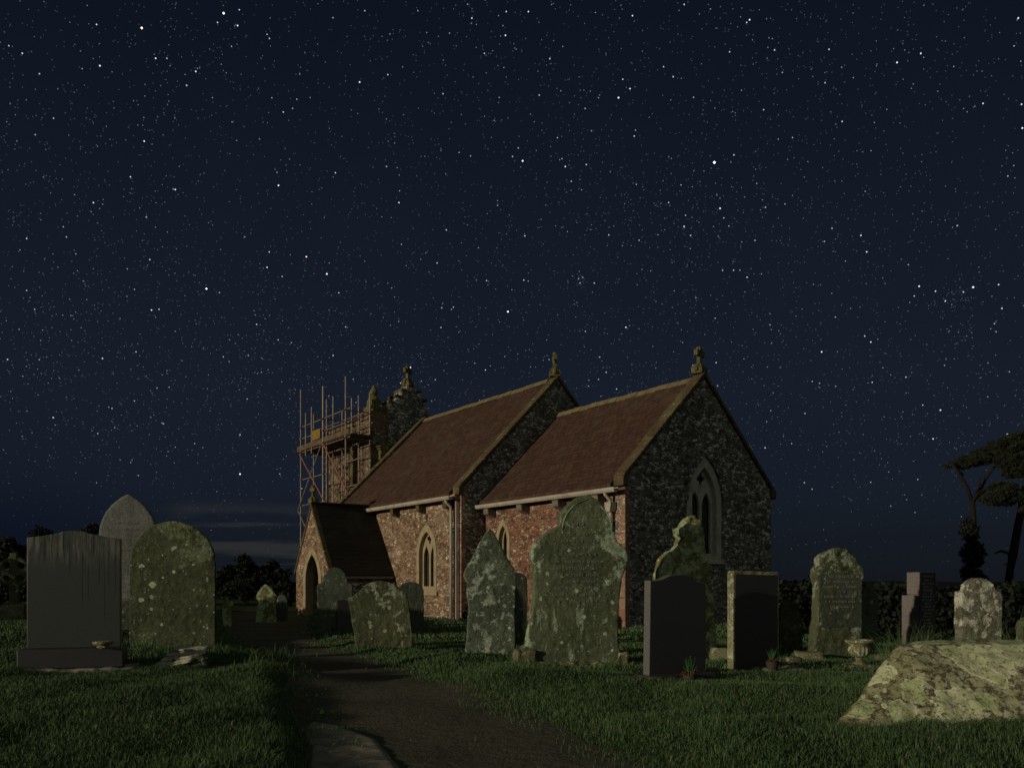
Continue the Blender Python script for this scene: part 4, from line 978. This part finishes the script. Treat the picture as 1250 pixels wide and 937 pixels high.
cl = clm(T1, 1184, 565, 9, 3, 16) + clm(T1, 1196, 561, 14, 6, 34) + clm(T1, 1212, 553, 14, 7, 38) + clm(T1, 1228, 545, 14, 9, 36) + clm(T1, 1174, 563, 4, 1.5, 4) + clm(T1, 1236, 556, 12, 10, 24)
cl = [(a, b, c, r * .46, r2 * .5, r3 * .62) for a, b, c, r, r2, r3 in cl]
iv = []
for i in range(26):
    py = random.uniform(640, 745); a = T1(1187 + random.uniform(-7, 9), py, 0); r = random.uniform(.25, .5); iv.append((a[0], random.uniform(-.4, .4), a[2], r, r, r * 1.2))
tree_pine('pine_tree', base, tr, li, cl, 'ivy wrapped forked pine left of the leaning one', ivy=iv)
Yt2 = 34.0; bx2 = (1230 - 625) / F * Yt2; base2 = (bx2, Yt2, G(bx2, Yt2))
def T2(px, py, r, dy=0): a = tp(px, py, Yt2, base2); return (a[0], dy, a[2], r)
tr2 = [(T2(1226, 760, .3)[0], 0, -.4, .27), T2(1228, 750, .22), T2(1231, 715, .19), T2(1236, 680, .17), T2(1243, 640, .15), T2(1249, 610, .14), T2(1254, 580, .11), T2(1262, 556, .08)]
li2 = [[T2(1236, 684, .07), T2(1231, 675, .06), T2(1222, 672, .05), T2(1214, 675, .03)], [T2(1249, 612, .08), T2(1240, 608, .06, .3), T2(1226, 606, .04, .5)],
       [T2(1254, 580, .09), T2(1244, 566, .06, .3), T2(1232, 556, .04, .4)], [T2(1254, 580, .09), T2(1270, 566, .06, -.3), T2(1285, 556, .04, -.4)], [T2(1234, 690, .04), T2(1229, 688, .03), T2(1225, 689, .015)]]
cl2 = clm(T2, 1225, 606, 15, 8, 30, .6) + clm(T2, 1228, 594, 6, 3, 6, .5) + clm(T2, 1246, 572, 10, 8, 16, .8) + clm(T2, 1250, 540, 18, 10, 44, 1.2) + clm(T2, 1275, 545, 20, 12, 24, 1.2) + clm(T2, 1244, 556, 12, 9, 26, .9)
cl2 = [(a, b, c, r * .5, r2 * .5, r3 * .62) for a, b, c, r, r2, r3 in cl2]
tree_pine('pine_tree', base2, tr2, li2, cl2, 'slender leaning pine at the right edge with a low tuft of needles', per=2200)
def bush(px, py_top, Y, wpx, label, kind='tree', n=30, name='bushy_tree'):
    X = (px - 625) / F * Y; Z = G(X, Y); H = EYE + (HOR - py_top) / F * Y - Z; W = wpx / F * Y
    e = empty(name, (X, Y, Z), 0, label, kind); mb = MB(); mb.tube([(0, 0, -.2), (.05, 0, H * .3), (0, .1, H * .75)], [.16, .12, .03], 8)
    cs = []
    for _ in range(n):
        a = random.random() * 6.28; f_ = random.random(); z = H * (.12 + .8 * f_); rr = W / 2 * (1 - .75 * f_ ** 1.5) * random.uniform(.2, .9); r = W * random.uniform(.10, .19)
        cs.append((rr * math.cos(a), rr * math.sin(a), z, r, r, r * .8))
        mb.tube([(0, 0, z * .6), (rr * math.cos(a) * .9, rr * math.sin(a) * .9, z)], [.035, .01], 5)
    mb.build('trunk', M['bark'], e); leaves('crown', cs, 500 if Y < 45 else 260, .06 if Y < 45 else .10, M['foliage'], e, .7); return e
bush(300, 676, 44, 50, 'dark bushy tree beyond the path left of the porch')
bush(332, 684, 48, 46, 'dark low tree close to the left of the porch')
bush(276, 690, 50, 50, 'dark tree just right of the olive headstone')
bush(352, 690, 40, 24, 'dark slim shrub against the porch side', 'shrub')
bush(108, 634, 58, 56, 'tall dark tree behind the tall pointed headstone', n=44)
bush(60, 646, 62, 80, 'dark tree on the skyline behind the grey granite headstone', n=36)
bush(10, 655, 62, 70, 'dark tree on the skyline at the far left', n=36)
bush(575, 738, 24.5, 30, 'low dark shrub at the foot of the nave corner', 'shrub', 18, 'shrub')
bush(150, 640, 66, 60, 'dark tree hidden behind the two left headstones', n=30)

# dark hedge line of the churchyard on the right and left, plus hedges added for darkness
def hedge(x0, x1, y, H, label):
    g0 = max(G((x0 + x1) / 2, y), -.55 if y < 20 else -9); e = empty('hedge', ((x0 + x1) / 2, y, g0), 0, label, 'hedge'); n = int(abs(x1 - x0) * 1.3); cs = []; mb = MB()
    for i in range(n):
        x = x0 + (x1 - x0) * i / n - (x0 + x1) / 2; r = random.uniform(.5, .8); cs.append((x, random.uniform(-.3, .3), H * random.uniform(.45, .6), r, r, H * .5)); mb.tube([(x, 0, -.9), (x + .1, 0, H * .5)], [.05, .02], 5)
    if y < 20: cs += [(c[0] + .3, c[1], -.1, c[3], c[4], .5) for c in cs]
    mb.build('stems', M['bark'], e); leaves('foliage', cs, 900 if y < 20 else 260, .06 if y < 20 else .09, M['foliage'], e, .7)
hedge(5.7, 16.5, 17.5, 1.35, 'added dark hedge standing in for the blackness directly behind the ornate and lettered headstones at right')  # added as a black band to cover the bright ground edge
hedge(12.5, 44, 42, 1.0, 'low dark hedge along the far side of the churchyard on the right')
hedge(-34, -17, 38, 1.5, 'dark hedge behind the graves on the left')

e = empty('hedge', (-16, 24, G(-16, 24)), 0, 'added out of view hedge left of the church porch that shades the wall foot', 'hedge'); cs = []; mb = MB()  # unseen hedge added to throw shade on the foot of the church wall
for i in range(26):
    f_ = i / 25; x_, y_ = -13.2 - 7 * f_ + 16, 19.4 + 9.5 * f_ - 24; r_ = random.uniform(.3, .5); cs.append((x_, y_, .75 + random.uniform(-.1, .1), r_, r_, .85 * random.uniform(.85, 1.12))); mb.tube([(x_, y_, -.3), (x_ + .1, y_, .8)], [.04, .02], 5)
mb.build('stems', M['bark'], e); leaves('foliage', cs, 3200, .06, M['foliage'], e, .7)
e = empty('hedge', (-11.5, 15.5, G(-11.5, 15.5)), 0, 'added out of view hedge left beyond the wheel headed cross that shades the mid ground', 'hedge'); cs = []; mb = MB()  # unseen hedge added to darken the far path and turf with its shadow
for i in range(26):
    f_ = i / 25; x_, y_ = -9.3 - 3.6 * f_ + 11.5, 12.6 + 6.4 * f_ - 15.5; r_ = random.uniform(.3, .45); cs.append((x_, y_, .6 + random.uniform(-.1, .1), r_, r_, .72 * random.uniform(.8, 1.15))); mb.tube([(x_, y_, -.3), (x_ + .1, y_, .7)], [.04, .02], 5)
mb.build('stems', M['bark'], e); leaves('foliage', cs, 3200, .06, M['foliage'], e, .7)
# grass (after everything that it grows round)
H_MODE = 1.0
near = grass('grass', 330000, reg(3.0, 7.5, .8), hf, off_path, .040, .0014)
mid = grass('grass', 240000, reg(7.5, 14, 1.2), hf, off_path, .045, .0020)
far_ = grass('grass', 150000, reg(14, 32, 3), lambda x, y: np.where(x > 6.5, .45, .8), lambda x, y: off_path(x, y) & ~in_church(x, y), .075, .0032)
# long pale stalks behind the tomb and by stones
def tall(name, spots_, n):
    xs, ys_ = [], []
    for (cx, cy, r) in spots_:
        xs.append(cx + rng.normal(size=n) * r); ys_.append(cy + rng.normal(size=n) * r * .5)
    xs = np.concatenate(xs); ys_ = np.concatenate(ys_)
    return grass(name, 0, lambda N: (xs, ys_), lambda x, y: np.where((y < 6.3) & (x > 2.2), 1.75, .8), lambda x, y: ys_ > 0, .20, .0016)
tg = tall('tall_grass', [(2.95, 6.0, .12), (3.2, 6.05, .12), (2.85, 6.1, .06), (3.45, 6.05, .08), (3.75, 6.05, .1), (-3.4, 9.15, .25), (-3.9, 9.2, .3), (3.9, 6.7, .4), (-2.75, 9.3, .2), (-2.2, 7.4, .14)], 260)

# ------------------------------------------------------------------ stars
def star_dir(px, py): v = np.array([(px - 625) / F, 1.0, (HOR - py) / F]); return v / np.linalg.norm(v)
bright = [(273, 16, 2.0, 0), (173, 34, 2.0, 1), (755, 119, 1.5, 0), (638, 196, 1.8, 2), (872, 198, 2.9, 0), (879, 254, 1.4, 0), (835, 276, 1.3, 2), (843, 287, 1.0, 0), (620, 380, 1.9, 0), (764, 399, 1.3, 0), (1003, 429, 1.3, 0),
          (1188, 350, 1.7, 0), (1122, 349, 1.5, 2), (340, 226, 1.4, 0), (439, 100, 1.3, 0), (122, 80, 1.3, 0), (252, 352, 1.9, 0), (114, 247, 1.2, 2), (374, 313, 1.5, 1), (399, 334, 1.6, 0), (293, 578, 1.8, 1), (239, 87, 1.2, 0), (190, 71, 1.2, 0),
          (290, 31, 1.2, 0), (176, 172, 1.2, 0), (214, 231, 1.2, 0), (185, 378, 1.2, 0), (194, 377, 1.0, 0), (326, 326, 1.2, 0), (576, 22, 1.1, 0), (617, 43, 1.2, 0), (618, 14, 1.0, 0), (645, 14, 1.1, 0), (769, 108, 1.2, 0), (772, 19, 1.1, 0), (690, 203, 1.2, 0),
          (1124, 65, 1.2, 0), (1095, 76, 1.3, 0), (1028, 148, 1.1, 2), (915, 24, 1.3, 0), (1058, 307, 1.2, 0), (1051, 287, 1.2, 0), (1063, 417, 1.2, 0), (1148, 500, 1.4, 2), (1139, 535, 1.2, 0), (1248, 156, 1.3, 0), (1247, 127, 1.2, 2), (1243, 22, 1.2, 0),
          (487, 247, 1.2, 0), (501, 448, 1.6, 2), (1012, 60, 1.0, 0), (1200, 126, 1.1, 0), (912, 338, 1.1, 0), (293, 530, 1.0, 0), (65, 509, 1.1, 0), (708, 345, 1.0, 2), (706, 340, .9, 2), (711, 338, .8, 2), (934, 546, 1.1, 0), (166, 429, 1.0, 2), (125, 437, 1.1, 0), (1154, 367, 1.1, 0), (1176, 356, 1.0, 0), (1219, 347, 1.1, 0), (1223, 376, 1.1, 0), (1142, 355, 1.1, 0)]
D = []; S = []; K = []
for px, py, s_, c_ in bright: D.append(star_dir(px, py)); S.append(s_); K.append(c_)
N = 42000
el = rng.random(N) ; az = (rng.random(N) - .5) * R(150); sz = np.arcsin(rng.random(N) * .86 + .005)
dd = np.stack([np.sin(az) * np.cos(sz), np.cos(az) * np.cos(sz), np.sin(sz)], 1)
dens = .5 + .5 * np.array([mnoise.noise(Vector(d) * 3.2) + .6 * mnoise.noise(Vector(d) * 9 + Vector((4, 4, 4))) for d in dd.tolist()])
px_s = dd[:, 0] / np.maximum(dd[:, 1], .05); pz_s = dd[:, 2] / np.maximum(dd[:, 1], .05)
keep = (rng.random(N) < .45 + .75 * dens) & (rng.random(N) < np.clip(.04 + pz_s / .16, 0, 1))
dd = dd[keep]; mag = (1 - rng.random(len(dd)) * .9992) ** (-.40) * .165; mag = np.minimum(mag, 1.0)
kk = rng.choice([0, 0, 0, 2, 2, 2, 1], len(dd), p=[.25, .25, .15, .12, .1, .1, .03])
# denser knots of faint stars
ex = []; em = []
for (cx, cy, r, n) in ((1172, 362, 13, 60), (708, 342, 7, 22), (145, 520, 8, 14), (1178, 402, 14, 26), (800, 250, 60, 110), (330, 450, 60, 120), (100, 440, 90, 140), (880, 270, 50, 60), (215, 80, 30, 30), (490, 450, 30, 40), (1150, 280, 60, 60)):
    for _ in range(n): ex.append(star_dir(cx + random.gauss(0, r), cy + random.gauss(0, r * .7))); em.append(.17 * (1 - random.random() * .99) ** -.34)
D = np.concatenate([np.array(D), dd, np.array(ex)]); S = np.concatenate([np.array(S), mag, np.minimum(np.array(em), .95)]); K = np.concatenate([np.array(K), kk, np.where(np.arange(len(ex)) < 92, 2, 0)])
RS = 2500.0; n = len(D); up = np.array([0, 0, 1.0]); U = np.cross(D, up); U /= np.linalg.norm(U, axis=1)[:, None]; W = np.cross(U, D)
rad = (.72 + .55 * np.maximum(S - .6, 0) ** .9)[:, None] * RS / 819 * .60
P = D * RS
oc = np.stack([P + U * rad, P - U * rad, P + W * rad, P - W * rad, P + D * rad, P - D * rad], 1).reshape(-1, 3)
fi = np.array([(0, 2, 4), (2, 1, 4), (1, 3, 4), (3, 0, 4), (2, 0, 5), (1, 2, 5), (3, 1, 5), (0, 3, 5)])
Fc = (np.arange(n)[:, None, None] * 6 + fi[None]).reshape(-1, 3)
pal = np.array([(.84, .93, 1.0), (1.0, .80, .76), (.60, .72, 1.0)]); col = pal[K] * (np.minimum(S, 2.2) ** 1.5)[:, None]
EXT = np.clip(.25 + D[:, 2:3] / .22, 0, 1); col = col * EXT
so = tri_mesh('sky', oc, Fc, np.repeat(col, 6, 0), None or M['hill']); so['kind'] = 'structure'
sm_ = bpy.data.materials.new('starlight'); sm_.use_nodes = True; nt = sm_.node_tree; nt.nodes.clear()
at = nt.nodes.new('ShaderNodeAttribute'); at.attribute_name = 'tint'; em_ = nt.nodes.new('ShaderNodeEmission'); em_.inputs['Strength'].default_value = .85
ou = nt.nodes.new('ShaderNodeOutputMaterial'); nt.links.new(at.outputs['Vector'], em_.inputs['Color']); nt.links.new(em_.outputs[0], ou.inputs[0])
sm_.cycles.emission_sampling = 'NONE'; so.data.materials[0] = sm_

# ------------------------------------------------------------------ light
AZ_T = math.atan2(.811, .586)     # heading that the low warm light travels (from +Y axis towards +X)
ROT = R(3.0)                      # turned a little further to the east
el = R(8.5)
dx, dy = .811, .586
c_, s_ = math.cos(ROT), math.sin(ROT); tx, ty = dx * c_ + dy * s_, -dx * s_ + dy * c_
trav = Vector((tx * math.cos(el), ty * math.cos(el), -math.sin(el)))
sun = bpy.data.lights.new('low_warm_sun', 'SUN'); sun.energy = 2.1; sun.angle = R(.5); sun.color = (1.0, .86, .66)  # one sun lamp stands in for warm torchlight from the left
so_ = bpy.data.objects.new('low_warm_sun', sun); C.objects.link(so_); so_.rotation_euler = trav.to_track_quat('-Z', 'Y').to_euler(); so_.location = (-20, -12, 12)

w = bpy.data.worlds.new('World'); scene.world = w; w.use_nodes = True; nt = w.node_tree
t = NT.__new__(NT); t.t = nt; bg = nt.nodes['Background']
gd = t.n('ShaderNodeTexCoord').outputs['Generated']; x, y, z = t.sep(t.vm('NORMALIZE', gd))
rp = t.n('ShaderNodeValToRGB'); t.put(rp.inputs[0], z); cr = rp.color_ramp
cr.elements[0].position = 0.0; cr.elements[0].color = (.0058, .0078, .0120, 1); cr.elements[1].position = 1.0; cr.elements[1].color = (.003, .005, .010, 1)
for p, c in ((.04, (.0056, .0082, .0142)), (.10, (.0070, .0108, .0196)), (.22, (.0076, .0115, .0212)), (.38, (.0064, .0098, .0182)), (.57, (.0040, .0068, .0134))):
    q = cr.elements.new(p); q.color = (*c, 1)
base = rp.outputs[0]
# deeper blue low on the left
lf = t.ma('MULTIPLY', t.step(x, -.36, -.54), t.step(z, .14, .03)); base = t.mix(t.ma('MULTIPLY', lf, .8), base, (.0022, .0045, .0145))
# mottled airglow
nz = t.noise(gd, 3.0, 4, .6); base = t.mix(1.0, base, t.mix(nz, (.8, .82, .85), (1.2, 1.18, 1.14)), 'MULTIPLY')
# low cloud bars
cv = t.vm('MULTIPLY', gd, (3.0, 3.0, 48.0)); cn = t.noise(cv, 1.2, 4, .55)
cm_ = t.ma('MULTIPLY', t.step(cn, .46, .62), t.ma('MULTIPLY', t.step(z, .008, .02), t.step(z, .095, .07)))
cm_ = t.ma('MULTIPLY', cm_, t.ma('MULTIPLY', t.step(x, -.1, -.22), t.step(x, -.40, -.36))); base = t.mix(t.ma('MULTIPLY', cm_, .75), base, (.025, .027, .028))
# faint night sky scattering from the same direction as the light
sk = t.n('ShaderNodeTexSky', sky_type='NISHITA', sun_disc=False); sk.sun_elevation = el; sk.sun_rotation = math.atan2(-trav.x, -trav.y)
sc2 = t.mix(1.0, sk.outputs[0], (.00035, .00036, .0004), 'MULTIPLY'); base = t.mix(1.0, base, sc2, 'ADD')
# fill glow added to the sky behind the camera, brightening faces turned this way
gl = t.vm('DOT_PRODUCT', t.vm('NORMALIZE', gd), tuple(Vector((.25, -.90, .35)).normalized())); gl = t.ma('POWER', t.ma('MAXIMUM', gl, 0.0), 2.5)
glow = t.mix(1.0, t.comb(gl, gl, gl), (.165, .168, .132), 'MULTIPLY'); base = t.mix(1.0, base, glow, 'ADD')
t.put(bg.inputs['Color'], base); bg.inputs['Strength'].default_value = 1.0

# ------------------------------------------------------------------ camera
cam = bpy.data.cameras.new('camera'); co = bpy.data.objects.new('camera', cam); C.objects.link(co); scene.camera = co
co.location = (0, 0, EYE); co.rotation_euler = (R(90), 0, 0); cam.sensor_width = 36; cam.lens = 28.8; cam.shift_y = (708 - 468.5) / 1250
cam.clip_start = .05; cam.clip_end = 9000
scene.view_settings.view_transform = 'Standard'; scene.view_settings.look = 'None'; scene.view_settings.exposure = 0; scene.view_settings.gamma = 1
scene.cycles.use_denoising = True
try: scene.cycles.denoiser = 'OPENIMAGEDENOISE'
except Exception: pass
scene.cycles.max_bounces = 6
